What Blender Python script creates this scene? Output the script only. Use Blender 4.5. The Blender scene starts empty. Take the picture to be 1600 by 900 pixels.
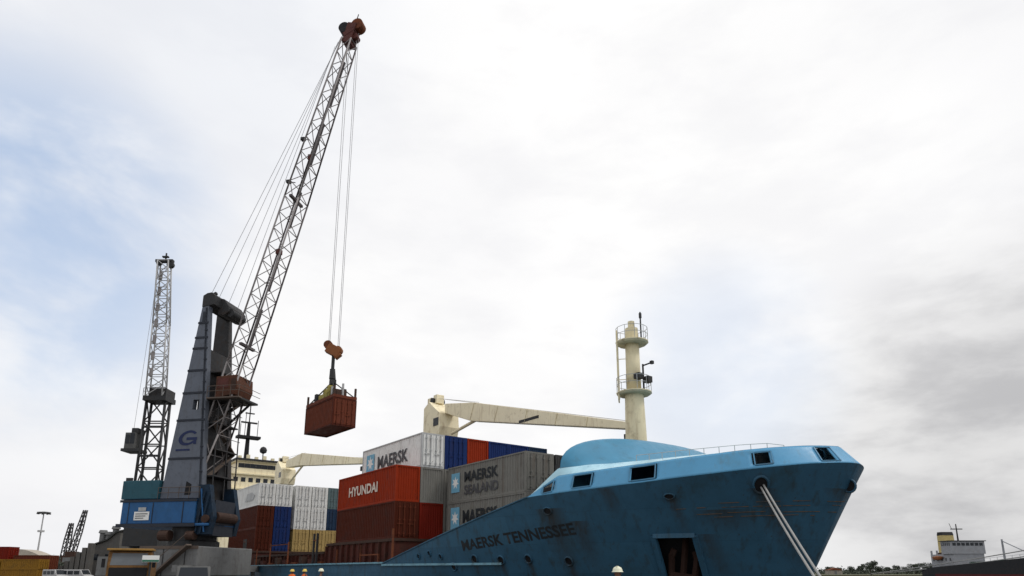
import bpy, math, random
from math import sin, cos, tan, pi, radians, sqrt, atan2
from mathutils import Vector, Matrix, Quaternion
random.seed(7)
sc = bpy.context.scene
col = sc.collection

# ------------------------------------------------------------------ camera
cd = bpy.data.cameras.new('camera')
cam = bpy.data.objects.new('camera', cd); col.objects.link(cam)
cam.location = (0, 0, 1.65)
cam.rotation_euler = (radians(90 + 13.6), 0, 0)
cd.sensor_width = 36; cd.lens = 36 * 1050 / 1600
cd.shift_y = (638.98 - 450) / 1600
cd.clip_start = 0.1; cd.clip_end = 6000
sc.camera = cam

# ------------------------------------------------------------------ light
SUN_EL, SUN_AZ = radians(55), radians(98)      # azimuth clockwise from +Y
sd = bpy.data.lights.new('sun', 'SUN'); sd.energy = 1.4; sd.angle = radians(16); sd.color = (1.0, .96, .9)
so = bpy.data.objects.new('sun', sd); col.objects.link(so)
sdir = Vector((sin(SUN_AZ) * cos(SUN_EL), cos(SUN_AZ) * cos(SUN_EL), sin(SUN_EL)))
so.rotation_euler = sdir.to_track_quat('Z', 'Y').to_euler()
so.location = (0, 0, 200)
sc.view_settings.view_transform = 'Standard'; sc.view_settings.look = 'None'
sc.view_settings.exposure = 0.0; sc.view_settings.gamma = 1.0
sc.view_settings.use_curve_mapping = False

world = bpy.data.worlds.new('World'); sc.world = world; world.use_nodes = True
def build_world():
    nt = world.node_tree; N = nt.nodes; L = nt.links; N.clear()
    out = N.new('ShaderNodeOutputWorld'); bg = N.new('ShaderNodeBackground'); bg.inputs[1].default_value = 0.1
    L.new(bg.outputs[0], out.inputs[0])
    sky = N.new('ShaderNodeTexSky'); sky.sky_type = 'NISHITA'; sky.sun_disc = False
    sky.sun_elevation = SUN_EL; sky.sun_rotation = SUN_AZ; sky.dust_density = 3; sky.air_density = 1.0
    tc = N.new('ShaderNodeTexCoord')
    def math_(op, a, b=None, clamp=False):
        m = N.new('ShaderNodeMath'); m.operation = op; m.use_clamp = clamp
        for i, x in enumerate((a, b)):
            if x is None: continue
            if isinstance(x, (int, float)): m.inputs[i].default_value = x
            else: L.new(x, m.inputs[i])
        return m.outputs[0]
    def noise(scale, detail, rough, sz, seed, dist=0.0):
        mp = N.new('ShaderNodeMapping'); L.new(tc.outputs['Generated'], mp.inputs[0])
        mp.inputs['Scale'].default_value = (1, 1, sz); mp.inputs['Location'].default_value = seed
        mp.inputs['Rotation'].default_value = (0, radians(-14), 0)
        n = N.new('ShaderNodeTexNoise'); n.inputs['Scale'].default_value = scale
        n.inputs['Detail'].default_value = detail; n.inputs['Roughness'].default_value = rough
        n.inputs['Distortion'].default_value = dist
        L.new(mp.outputs[0], n.inputs[0]); return n.outputs[0]
    def lobe(d, r0, r1):
        v = N.new('ShaderNodeVectorMath'); v.operation = 'DOT_PRODUCT'
        L.new(tc.outputs['Generated'], v.inputs[0]); v.inputs[1].default_value = Vector(d).normalized()
        mr = N.new('ShaderNodeMapRange'); mr.interpolation_type = 'SMOOTHSTEP'
        L.new(v.outputs['Value'], mr.inputs[0])
        mr.inputs[1].default_value = cos(radians(r1)); mr.inputs[2].default_value = cos(radians(r0))
        return mr.outputs[0]
    def ramp(x, a, b, lo=0., hi=1.):
        mr = N.new('ShaderNodeMapRange'); mr.interpolation_type = 'SMOOTHSTEP'
        L.new(x, mr.inputs[0])
        for i, q in enumerate((a, b, lo, hi)): mr.inputs[i + 1].default_value = q
        return mr.outputs[0]
    def mix(f, a, b):
        m = N.new('ShaderNodeMix'); m.data_type = 'RGBA'
        if isinstance(f, (int, float)): m.inputs[0].default_value = f
        else: L.new(f, m.inputs[0])
        for i, x in ((6, a), (7, b)):
            if isinstance(x, tuple): m.inputs[i].default_value = (*x, 1)
            else: L.new(x, m.inputs[i])
        return m.outputs[2]
    # overcast deck, a little greyer towards the harbour side on the right
    soft = noise(2.4, 6, .55, 2.0, (3.1, 1.7, .4), .25)
    lump = noise(5.2, 7, .56, 2.6, (9.3, 4.1, 2.2), .12)
    big = noise(1.3, 3, .5, 1.8, (1.2, 6.0, 3.3), .1)
    bright = lobe((.05, .80, .60), 5, 80)
    base = mix(bright, (8.5, 8.6, 8.85), (10.35, 10.3, 10.25))
    base = mix(ramp(big, .42, .68, 0, .36), base, (8.5, 8.5, 8.85))
    base = mix(ramp(soft, .36, .66, 0, .30), base, (8.7, 8.7, 8.9))
    base = mix(ramp(lump, .42, .66, 0, .34), base, (8.6, 8.6, 8.9))
    low = lobe((.80, .95, .09), 3, 22)
    g = math_('MULTIPLY', ramp(lump, .36, .66), math_('ADD', math_('MULTIPLY', low, .72), .03), True)
    c0 = mix(math_('MULTIPLY', low, .70), base, (6.7, 6.65, 6.6))
    c1 = mix(g, c0, (4.5, 4.5, 4.65))
    # thin places where the blue shows faintly
    s = math_('ADD', math_('MULTIPLY', lobe((-.74, .92, .47), 1, 16), .88), math_('MULTIPLY', lobe((.30, .95, .28), 1, 12), .40))
    s = math_('ADD', s, math_('MULTIPLY', lobe((-.62, .85, .90), 1, 24), .18))
    s = math_('MULTIPLY', s, ramp(soft, .32, .56, .10, 1.0), True)
    blue = N.new('ShaderNodeVectorMath'); blue.operation = 'MULTIPLY_ADD'
    L.new(sky.outputs[0], blue.inputs[0]); blue.inputs[1].default_value = (.6, .6, .6); blue.inputs[2].default_value = (3.9, 4.7, 6.0)
    c2 = mix(s, c1, blue.outputs[0])
    L.new(c2, bg.inputs[0])
build_world()

# ------------------------------------------------------------------ helpers
def mat(name, color, rough=.6, metal=0., dirt=None, dirt_amt=0., dirt_scale=1.5, streak=None, streak_amt=0., var=.12, bump=.0, bump_scale=30., stretch=(1, 1, .12), spec=.22, chips=None, chip_amt=.5):
    m = bpy.data.materials.new(name); m.use_nodes = True
    nt = m.node_tree; N = nt.nodes; L = nt.links; b = N['Principled BSDF']
    b.inputs['Specular IOR Level'].default_value = spec; b.inputs['Roughness'].default_value = rough; b.inputs['Metallic'].default_value = metal
    tc = N.new('ShaderNodeTexCoord')
    def noise(scale, det=6, st=(1, 1, 1), rg=.6):
        mp = N.new('ShaderNodeMapping'); L.new(tc.outputs['Object'], mp.inputs[0]); mp.inputs['Scale'].default_value = st
        n = N.new('ShaderNodeTexNoise'); n.inputs['Scale'].default_value = scale; n.inputs['Detail'].default_value = det
        n.inputs['Roughness'].default_value = rg
        L.new(mp.outputs[0], n.inputs[0]); return n.outputs[0]
    def rng(x, a, c, lo, hi):
        r = N.new('ShaderNodeMapRange'); L.new(x, r.inputs[0])
        for i, q in enumerate((a, c, lo, hi)): r.inputs[i + 1].default_value = q
        return r.outputs[0]
    def mixc(f, a, c):
        k = N.new('ShaderNodeMix'); k.data_type = 'RGBA'; L.new(f, k.inputs[0])
        for i, x in ((6, a), (7, c)):
            if isinstance(x, tuple): k.inputs[i].default_value = (*x, 1)
            else: L.new(x, k.inputs[i])
        return k.outputs[2]
    c = mixc(rng(noise(.9), .3, .7, 0, 1), tuple(x * (1 - var) for x in color), tuple(min(1, x * (1 + var)) for x in color))
    if dirt:
        c = mixc(rng(noise(dirt_scale, 8, (1, 1, 1), .68), .62 - .22 * dirt_amt, .78 - .16 * dirt_amt, 0, min(1, .35 + .6 * dirt_amt)), c, dirt)
    if streak:
        c = mixc(rng(noise(2.6, 5, stretch), .6 - .16 * streak_amt, .76, 0, .85 * min(1, .4 + streak_amt)), c, streak)
    if chips:
        c = mixc(rng(noise(5.5, 9, (1, 1, .8), .74), .67-.06*chip_amt, .70-.06*chip_amt, 0, .8), c, chips)
        c = mixc(rng(noise(1.7, 9, (1.6, 1.6, .5), .72), .60-.05*chip_amt, .74, 0, .55*chip_amt), c, tuple(.5*x+.5*y*.6 for x, y in zip(chips, color)))
    L.new(c, b.inputs['Base Color'])
    r = rng(noise(3.), .3, .7, max(.05, rough - .1), min(1, rough + .12)); L.new(r, b.inputs['Roughness'])
    if bump:
        bp = N.new('ShaderNodeBump'); bp.inputs['Strength'].default_value = bump; bp.inputs['Distance'].default_value = .05
        L.new(noise(bump_scale), bp.inputs['Height']); L.new(bp.outputs[0], b.inputs['Normal'])
    return m

class MB:
    def __init__(s): s.v = []; s.f = []
    def add(s, vs, fs):
        n = len(s.v); s.v += [tuple(x) for x in vs]; s.f += [tuple(i + n for i in f) for f in fs]; return s
    def box(s, x0, x1, y0, y1, z0, z1):
        return s.add([(x0,y0,z0),(x1,y0,z0),(x1,y1,z0),(x0,y1,z0),(x0,y0,z1),(x1,y0,z1),(x1,y1,z1),(x0,y1,z1)],
                     [(0,3,2,1),(4,5,6,7),(0,1,5,4),(1,2,6,5),(2,3,7,6),(3,0,4,7)])
    def cbox(s, c, d): return s.box(c[0]-d[0]/2,c[0]+d[0]/2,c[1]-d[1]/2,c[1]+d[1]/2,c[2]-d[2]/2,c[2]+d[2]/2)
    def prism(s, pts, y0, y1, axis='y'):   # polygon in (x,z) extruded along y (or other axes)
        n = len(pts)
        def P(a, b, t): return {'y': (a, t, b), 'x': (t, a, b), 'z': (a, b, t)}[axis]
        vs = [P(a, b, y0) for a, b in pts] + [P(a, b, y1) for a, b in pts]
        fs = [tuple(range(n)), tuple(reversed(range(n, 2*n)))] + [(i, i+n, (i+1) % n + n, (i+1) % n) for i in range(n)]
        return s.add(vs, fs)
    def tube(s, p, q, r, r2=None, n=10, caps=True):
        p, q = Vector(p), Vector(q); d = (q - p).normalized(); r2 = r if r2 is None else r2
        a = d.orthogonal().normalized(); b = d.cross(a)
        vs = []
        for c, rr in ((p, r), (q, r2)):
            vs += [c + (a*cos(2*pi*i/n) + b*sin(2*pi*i/n)) * rr for i in range(n)]
        fs = [(i, (i+1) % n, (i+1) % n + n, i+n) for i in range(n)]
        if caps: fs += [tuple(reversed(range(n))), tuple(range(n, 2*n))]
        return s.add(vs, fs)
    def path(s, pts, r, n=6):
        for a, b in zip(pts, pts[1:]): s.tube(a, b, r, n=n)
        return s
    def bar(s, p, q, w, h):
        p, q = Vector(p), Vector(q); d = (q - p).normalized()
        up = Vector((0, 0, 1)) if abs(d.z) < .95 else Vector((1, 0, 0))
        a = d.cross(up).normalized() * (w/2); b = a.normalized().cross(d) * (h/2)
        vs = [c + i*a + j*b for c in (p, q) for i, j in ((-1,-1),(1,-1),(1,1),(-1,1))]
        return s.add(vs, [(3,2,1,0),(4,5,6,7),(0,1,5,4),(1,2,6,5),(2,3,7,6),(3,0,4,7)])
    def lathe(s, prof, c=(0,0,0), n=20):
        vs = [(c[0]+r*cos(2*pi*i/n), c[1]+r*sin(2*pi*i/n), c[2]+z) for r, z in prof for i in range(n)]
        m = len(prof)
        fs = [(k*n+i, k*n+(i+1) % n, (k+1)*n+(i+1) % n, (k+1)*n+i) for k in range(m-1) for i in range(n)]
        fs += [tuple(reversed(range(n))), tuple(range((m-1)*n, m*n))]
        return s.add(vs, fs)
    def mesh(s, name, smooth=False):
        me = bpy.data.meshes.new(name); me.from_pydata(s.v, [], s.f); me.update()
        me.materials.append(None)
        if smooth:
            for p in me.polygons: p.use_smooth = True
        return me
    def build(s, name, m, parent=None, loc=(0,0,0), smooth=False, bevel=0, label=None):
        return obj(name, s.mesh(name, smooth), m, parent, loc, bevel=bevel, label=label)

def obj(name, me, m, parent=None, loc=(0,0,0), rot=(0,0,0), bevel=0, label=None):
    o = bpy.data.objects.new(name, me); col.objects.link(o)
    if parent: o.parent = parent
    o.location = loc; o.rotation_euler = rot
    if m is not None:
        if not len(me.materials): me.materials.append(None)
        o.material_slots[0].link = 'OBJECT'; o.material_slots[0].material = m
    if bevel:
        b = o.modifiers.new('bevel', 'BEVEL'); b.width = bevel; b.segments = 2; b.limit_method = 'ANGLE'
    if label: o['label'] = label
    return o
def tag(o, label, cat, group=None, kind=None):
    o['label'] = label; o['category'] = cat
    if group: o['group'] = group
    if kind: o['kind'] = kind
    return o
def thing(name, label, cat, loc=(0,0,0), rz=0, group=None):
    o = bpy.data.objects.new(name, None); col.objects.link(o); o.location = loc; o.rotation_euler = (0,0,rz)
    o.empty_display_size = .5
    return tag(o, label, cat, group)
def structure(o): o['kind'] = 'structure'; return o
def copy_tree(o, parent=None):
    c = o.copy(); col.objects.link(c)
    if parent: c.parent = parent
    for ch in list(o.children): copy_tree(ch, c)
    return c
def text_mesh(body, size, width=None, bold=.012, extrude=.006, height=None):
    cu = bpy.data.curves.new('lettering', 'FONT'); cu.body = body; cu.size = size; cu.offset = bold*size; cu.extrude = 0
    cu.resolution_u = 3
    t = bpy.data.objects.new('lettering', cu)
    col.objects.link(t)
    me = bpy.data.meshes.new_from_object(t)
    bpy.data.objects.remove(t)
    xs = [v.co.x for v in me.vertices]; ys = [v.co.y for v in me.vertices]
    x0, x1, y0, y1 = min(xs), max(xs), min(ys), max(ys)
    for v in me.vertices:
        v.co.x -= x0; v.co.y -= y0
        if width: v.co.x *= width/(x1-x0)
        if height: v.co.y *= height/(y1-y0)
    me.materials.clear(); me.materials.append(None)
    return me
BAR = MB().box(-.5,.5,-.5,.5,0,1).mesh('bar')
ROD = MB().tube((0,0,0),(0,0,1),.5,n=6).mesh('rod')
def strut(name, p, q, w, m, parent, me=None):
    p, q = Vector(p), Vector(q); d = q - p
    o = obj(name, me or BAR, m, parent, p)
    o.rotation_euler = d.to_track_quat('Z', 'Y').to_euler(); o.scale = (w, w, d.length)
    return o

# ------------------------------------------------------------------ materials
M = {}
M['hull'] = mat('shaded_hull_paint', (.034,.104,.172), .5, chips=(.034,.032,.024), chip_amt=.8, bump=.3, bump_scale=.55, dirt=(.024,.050,.060), dirt_amt=.5, dirt_scale=.45, streak=(.030,.034,.028), streak_amt=.42, var=.14)  # bulwark blue deepened: shade under the flare is put into the colour
def hull_extra(m, runs):
    """plate-to-plate paint differences, welded seams and the rust runs below the openings"""
    nt = m.node_tree; N = nt.nodes; L = nt.links; b = N['Principled BSDF']
    src = b.inputs['Base Color'].links[0].from_socket
    tc = N.new('ShaderNodeTexCoord'); sp = N.new('ShaderNodeSeparateXYZ'); L.new(tc.outputs['Object'], sp.inputs[0])
    cb = N.new('ShaderNodeCombineXYZ'); L.new(sp.outputs[0], cb.inputs[0]); L.new(sp.outputs[2], cb.inputs[1])
    br = N.new('ShaderNodeTexBrick'); L.new(cb.outputs[0], br.inputs[0])
    br.inputs['Scale'].default_value = 1; br.inputs['Brick Width'].default_value = 5.2; br.inputs['Row Height'].default_value = 1.55
    br.inputs['Mortar Size'].default_value = .012; br.inputs['Mortar Smooth'].default_value = .6; br.offset = .37
    br.inputs['Color1'].default_value = (.86,.88,.9,1); br.inputs['Color2'].default_value = (1.16,1.12,1.1,1); br.inputs['Mortar'].default_value = (.72,.74,.74,1)
    mx = N.new('ShaderNodeMix'); mx.data_type = 'RGBA'; mx.blend_type = 'MULTIPLY'; mx.inputs[0].default_value = .85
    L.new(src, mx.inputs[6]); L.new(br.outputs[0], mx.inputs[7]); c = mx.outputs[2]
    def M_(op, a, b_=None, cl=False):
        n = N.new('ShaderNodeMath'); n.operation = op; n.use_clamp = cl
        for k, x in enumerate((a, b_)):
            if x is None: continue
            if isinstance(x, (int, float)): n.inputs[k].default_value = x
            else: L.new(x, n.inputs[k])
        return n.outputs[0]
    mp = N.new('ShaderNodeMapping'); L.new(tc.outputs['Object'], mp.inputs[0]); mp.inputs['Scale'].default_value = (1, 1, .14)
    ns = N.new('ShaderNodeTexNoise'); ns.inputs['Scale'].default_value = 7; ns.inputs['Detail'].default_value = 6; L.new(mp.outputs[0], ns.inputs[0])
    wob = M_('MULTIPLY', M_('SUBTRACT', ns.outputs[0], .5), .5)
    tot = None
    for u, z, w, ln, amt in runs:
        du = M_('ABSOLUTE', M_('SUBTRACT', M_('ADD', sp.outputs[0], wob), u))
        a = M_('SUBTRACT', 1., M_('DIVIDE', du, w), True)
        dz = M_('SUBTRACT', z, sp.outputs[2])
        f = M_('MULTIPLY', M_('GREATER_THAN', dz, 0), M_('SUBTRACT', 1., M_('DIVIDE', dz, ln), True))
        k = M_('MULTIPLY', M_('MULTIPLY', a, f), amt)
        tot = k if tot is None else M_('MAXIMUM', tot, k)
    tot = M_('MULTIPLY', tot, M_('ADD', ns.outputs[0], .45), True)
    m2 = N.new('ShaderNodeMix'); m2.data_type = 'RGBA'; L.new(tot, m2.inputs[0]); L.new(c, m2.inputs[6]); m2.inputs[7].default_value = (.034,.026,.016,1)
    L.new(m2.outputs[2], b.inputs['Base Color'])
hull_extra(M['hull'], [(26.3,5.4,.55,4.5,.9),(22.9,5.1,.3,2.2,.8),(16.7,4.9,1.0,4.0,.95),(18.0,4.2,.8,3.0,.8),(14.3,2.4,.3,3,.9),(16.7,2.3,.35,3,.9),(12.4,2.4,.3,3,.85),(24.6,4.5,1.3,1.1,.8),(28.4,5.4,.4,3.5,.6),(20.2,5.7,.5,1.6,.7),(10.4,2.4,.3,2.5,.8),(23.6,3.4,.5,3.5,.6)])
M['strake'] = mat('strake_paint', (.16,.33,.42), .5, dirt=(.06,.06,.05), dirt_amt=.5, streak=(.1,.06,.03), streak_amt=.4)
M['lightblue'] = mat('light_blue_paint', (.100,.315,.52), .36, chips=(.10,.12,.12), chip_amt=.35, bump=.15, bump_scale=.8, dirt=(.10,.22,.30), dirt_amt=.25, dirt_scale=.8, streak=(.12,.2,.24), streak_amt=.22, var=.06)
M['shoulder'] = mat('skylit_blue_paint', (.42,.66,.76), .3, dirt=(.2,.42,.55), dirt_amt=.45, dirt_scale=1.2)  # bulwark blue made paler: sky light on the shoulder is in the colour
M['frameblue'] = mat('port_frame_paint', (.085,.24,.38), .5, dirt=(.14,.08,.05), dirt_amt=.5)
M['whaleback'] = mat('whaleback_blue_paint', (.062,.235,.375), .42, dirt=(.06,.15,.2), dirt_amt=.35, chips=(.08,.10,.10), chip_amt=.35, var=.08)
M['cream'] = mat('cream_paint', (.88,.79,.56), .5, chips=(.30,.17,.07), chip_amt=.35, dirt=(.30,.22,.11), dirt_amt=.3, streak=(.33,.21,.09), streak_amt=.3, var=.05)
M['mastcream'] = mat('mast_paint', (.76,.68,.46), .5, chips=(.32,.2,.09), chip_amt=.45, dirt=(.28,.22,.12), dirt_amt=.35, streak=(.3,.2,.1), streak_amt=.35, var=.07)
M['deckgrey'] = mat('deck_paint', (.12,.13,.13), .8, dirt=(.1,.06,.04), dirt_amt=.4)
M['coaming'] = mat('red_oxide_paint', (.075,.020,.014), .8, dirt=(.03,.022,.02), dirt_amt=.6, streak=(.05,.03,.02), streak_amt=.5)
M['rust'] = mat('rust', (.16,.05,.022), .85, dirt=(.05,.025,.02), dirt_amt=.6)
M['cabbrown'] = mat('cab_brown_paint', (.095,.036,.020), .75, dirt=(.04,.028,.022), dirt_amt=.6)
M['anchor'] = mat('anchor_rust', (.030,.015,.011), .9)
M['black'] = mat('black_paint', (.012,.012,.014), .6)
M['dark'] = mat('dark_steel', (.035,.036,.038), .6, dirt=(.06,.045,.03), dirt_amt=.4)
M['darkbrown'] = mat('dark_brown_steel', (.055,.03,.022), .75, dirt=(.03,.02,.015), dirt_amt=.5)
M['glass'] = mat('window_glass', (.02,.024,.03), .08)
M['stanchion'] = mat('pale_steel', (.42,.43,.42), .5)
M['tower'] = mat('crane_grey_paint', (.122,.138,.170), .55, chips=(.05,.045,.042), chip_amt=.6, bump=.25, bump_scale=.9, dirt=(.06,.066,.075), dirt_amt=.35, streak=(.085,.08,.075), streak_amt=.35, var=.07)
M['towerdark'] = mat('crane_shadow_grey_paint', (.040,.040,.042), .65, dirt=(.06,.04,.028), dirt_amt=.5, streak=(.05,.035,.03), streak_amt=.4)  # tower grey darkened for shade between the plates; plain dark paint elsewhere
M['seam'] = mat('seam_paint', (.028,.033,.045), .6)
M['craneblue'] = mat('crane_blue_paint', (.022,.100,.25), .5, chips=(.03,.035,.045), chip_amt=.7, dirt=(.03,.09,.18), dirt_amt=.35, streak=(.03,.06,.1), streak_amt=.3)
M['bracket'] = mat('bracket_blue', (.010,.026,.050), .7, dirt=(.012,.014,.016), dirt_amt=.6)
M['teal'] = mat('teal_paint', (.020,.085,.115), .5, dirt=(.02,.045,.055), dirt_amt=.4)
M['boom'] = mat('boom_grey_paint', (.26,.24,.238), .55, dirt=(.10,.075,.06), dirt_amt=.3)
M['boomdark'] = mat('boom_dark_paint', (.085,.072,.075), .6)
M['boompale'] = mat('boom_pale_paint', (.42,.42,.42), .55, dirt=(.12,.11,.1), dirt_amt=.4)
M['sheavered'] = mat('sheave_red_paint', (.10,.030,.024), .6, dirt=(.05,.02,.015), dirt_amt=.5)
M['rope'] = mat('wire_rope', (.40,.40,.41), .6)
M['hawser'] = mat('hawser_fibre', (.30,.30,.29), .9, bump=.4)
M['hook'] = mat('hook_block_orange', (.24,.085,.03), .6, dirt=(.1,.05,.03), dirt_amt=.5)
M['spreader'] = mat('spreader_yellow', (.36,.30,.07), .6, dirt=(.07,.06,.03), dirt_amt=.7)
M['cabgrey'] = mat('cab_grey', (.10,.10,.098), .6, dirt=(.05,.05,.05), dirt_amt=.5)
M['chassis'] = mat('chassis_grey', (.165,.168,.168), .65, chips=(.07,.06,.05), chip_amt=.7, dirt=(.09,.085,.08), dirt_amt=.4, streak=(.1,.09,.08), streak_amt=.3)
M['scrape'] = mat('scraped_paint', (.10,.062,.035), .8, dirt=(.03,.05,.06), dirt_amt=.9, dirt_scale=3)
M['stair'] = mat('stair_brown', (.11,.085,.07), .7)
M['white'] = mat('white_paint', (.78,.78,.76), .5, dirt=(.4,.36,.3), dirt_amt=.2)
M['logoblue'] = mat('logo_blue', (.016,.026,.085), .5)
M['letters'] = mat('dark_lettering', (.018,.022,.026), .6, var=.3)
M['lettersgrey'] = mat('grey_lettering', (.07,.07,.075), .6, dirt=(.2,.2,.2), dirt_amt=.4)
M['letterswhite'] = mat('pale_lettering', (.66,.56,.48), .6, dirt=(.3,.1,.06), dirt_amt=.3)
M['starblue'] = mat('star_square_blue', (.17,.40,.55), .5)
M['rubber'] = mat('tyre_rubber', (.014,.014,.014), .85)
M['asphalt'] = mat('quay_concrete', (.16,.155,.145), .9, dirt=(.08,.075,.07), dirt_amt=.5, dirt_scale=.1, bump=.2)
M['skin'] = mat('skin', (.16,.085,.055), .6)
M['vest'] = mat('orange_vest', (.75,.16,.03), .7)
M['cloth'] = mat('dark_cloth', (.03,.035,.05), .9)
M['helmet'] = mat('white_helmet', (.78,.78,.6), .35)
M['helmety'] = mat('yellow_helmet', (.75,.55,.12), .35)
def cmat(name, c, d=.35, s=.3): return mat(name, c, .55, dirt=tuple(x*.42+.012 for x in c), dirt_amt=d, dirt_scale=.9, streak=(c[0]*.4+.03, c[1]*.35+.015, c[2]*.3+.01), streak_amt=s, var=.12, bump=.35, bump_scale=1.4, chips=(.06,.026,.014), chip_amt=.55, spec=.08)
K = dict(orange=cmat('box_orange', (.27,.028,.007), .45, .4), brown=cmat('box_brown', (.074,.016,.008), .6), red=cmat('box_red', (.16,.014,.007), .45),
         grey=cmat('box_grey', (.195,.19,.172), .5, .45), lightgrey=cmat('box_light_grey', (.44,.45,.45)), white=cmat('box_white', (.74,.74,.72), .25, .2),
         blue=cmat('box_blue', (.013,.032,.125)), navy=cmat('box_navy', (.022,.045,.09)), tan=cmat('box_tan', (.42,.30,.12)), teal=cmat('box_teal_grey', (.12,.17,.18)),
         yellow=cmat('box_yellow', (.24,.125,.02), .6), dark=cmat('box_dark', (.06,.06,.06), .5), rustbox=cmat('box_rusty_brown', (.135,.036,.019), .6))

# ------------------------------------------------------------------ ground, water
def sheet(name, pts, z, m):
    o = obj(name, MB().add([(x, y, z) for x, y in pts], [tuple(range(len(pts)))]).mesh(name), m); return structure(o)
ORG = Vector((-8.5, 49.0, 0)); AX = radians(-36.5)
Uv = Vector((-sin(AX), -cos(AX), 0)); Vv = Vector((cos(AX), -sin(AX), 0))
SHIP_RZ = atan2(Uv.y, Uv.x)
def W(u, v, z=0): return ORG + Uv*u + Vv*v + Vector((0,0,z))
q = [W(-1500,-2.2), W(1500,-2.2), W(1500,-1500), W(-1500,-1500)]
sheet('quay', [(p.x,p.y) for p in q], 0, M['asphalt'])
o = MB().add([W(-1500,-2.2,-.004), W(1500,-2.2,-.004), W(1500,-2.2,-9), W(-1500,-2.2,-9)], [(0,1,2,3)]).build('quay_wall', M['asphalt']); structure(o)
def water_mat():
    m = bpy.data.materials.new('harbour_water'); m.use_nodes = True; N = m.node_tree.nodes; L = m.node_tree.links; b = N['Principled BSDF']
    b.inputs['Base Color'].default_value = (.03,.04,.038,1); b.inputs['Roughness'].default_value = .12
    tc = N.new('ShaderNodeTexCoord'); n = N.new('ShaderNodeTexNoise'); n.inputs['Scale'].default_value = .8; n.inputs['Detail'].default_value = 6
    bp = N.new('ShaderNodeBump'); bp.inputs['Strength'].default_value = .5; bp.inputs['Distance'].default_value = .25
    L.new(tc.outputs['Object'], n.inputs[0]); L.new(n.outputs[0], bp.inputs['Height']); L.new(bp.outputs[0], b.inputs['Normal']); return m
sheet('water', [(-3000,-3000),(3000,-3000),(3000,3000),(-3000,3000)], -2.5, water_mat())
M['land'] = mat('far_land', (.085,.09,.05), .95, dirt=(.16,.12,.08), dirt_amt=.5, dirt_scale=.05)
o = MB().prism([(70,262),(150,250),(900,240),(1500,400),(1500,2500),(-200,2500),(-200,900),(20,330)], -3, .35, 'z').build('far_shore', M['land']); structure(o)

# ------------------------------------------------------------------ ship
ship = thing('cargo_ship', 'blue container ship moored along the quay with its flared bow to the right', 'ship', ORG, SHIP_RZ)
def us(z): return 24.0 + .57*(z + 2.5)
def half(u, z):
    k = min(max((z+2.5)/9., 0), 1)
    Ln = 34*(1-k)+22*k; p = 1.7*(1-k)+2.3*k; qq = .75*(1-k)+.62*k
    x = max(0., min((us(z)-u)/Ln, 1.))
    return 10*(1-(1-x)**p)**qq
def lerp_tab(tab, x):
    if x <= tab[0][0]: return tab[0][1]
    for (a, b), (c, d) in zip(tab, tab[1:]):
        if x <= c: return b + (d-b)*(x-a)/(c-a)
    return tab[-1][1]
KN = [(15.6,5.55),(19.66,5.73),(22,5.86),(24.84,6.09),(26.7,6.27),(28.2,6.44),(29.16,6.53)]
def ztop(u):
    if u < .5: return 2.2
    if u < 15.6: return 2.2 + (5.55-2.2)*(u-.5)/15.1
    return lerp_tab(KN, u)
UB = us(6.53)
def hull_pt(u0, t):
    zt = ztop(u0); z = -4 + (zt+4)*t
    g = min(max((u0+6)/(UB+6), 0), 1)**1.5
    u = u0 + (us(z)-us(zt))*g if u0 > -6 else u0
    return u, 9-half(u, z), z
def us_list():
    l = [-104,-100,-80,-60,-40,-30,-20,-14,-10,-6,-3,-1,.499,.5]
    x = .8
    while x < UB-.6: l.append(x); x += .2 if x > 4 else .4
    l += [UB-.45, UB-.3, UB-.18, UB-.1, UB-.05, UB-.02, UB]
    return l
UL = us_list(); NT = 44
ANCH = lambda u, z: z < 3.36 and z > .9 and (21.42+.0*z) < u + (3.4-z)*.16 < 23.15
def build_hull():
    v, f = [], []
    for side in (0, 1):
        base = len(v)
        for u0 in UL:
            for j in range(NT+1):
                u, y, z = hull_pt(u0, j/NT)
                if u0 == -104: y = 9-(9-y)*.92
                v.append((u, y if side == 0 else 18-y, z))
        for i in range(len(UL)-1):
            for j in range(NT):
                a = base+i*(NT+1)+j; b = a+NT+1
                c = Vector(v[a])*.25+Vector(v[b])*.25+Vector(v[a+1])*.25+Vector(v[b+1])*.25
                if ANCH(c.x, c.z): continue
                fc = (a, b, b+1, a+1)
                f.append(fc if side == 0 else tuple(reversed(fc)))
    # transom
    n = NT+1; off = len(UL)*n
    for j in range(NT): f.append((j, j+1, off+j+1, off+j))
    m = MB(); m.v = v; m.f = f
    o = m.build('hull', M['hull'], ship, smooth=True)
    return o
hull = build_hull()
def side_v(u, z): return 9-half(u, z)
def hull_n(u, z):
    e = .05
    a = Vector((2*e, side_v(u+e, z)-side_v(u-e, z), 0)); b = Vector((0, side_v(u, z+e)-side_v(u, z-e), 2*e))
    n = a.cross(b).normalized()
    return n if n.y < 0 else -n
def on_hull(u, z, off=0.): return Vector((u, side_v(u, z), z)) + hull_n(u, z)*off
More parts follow.
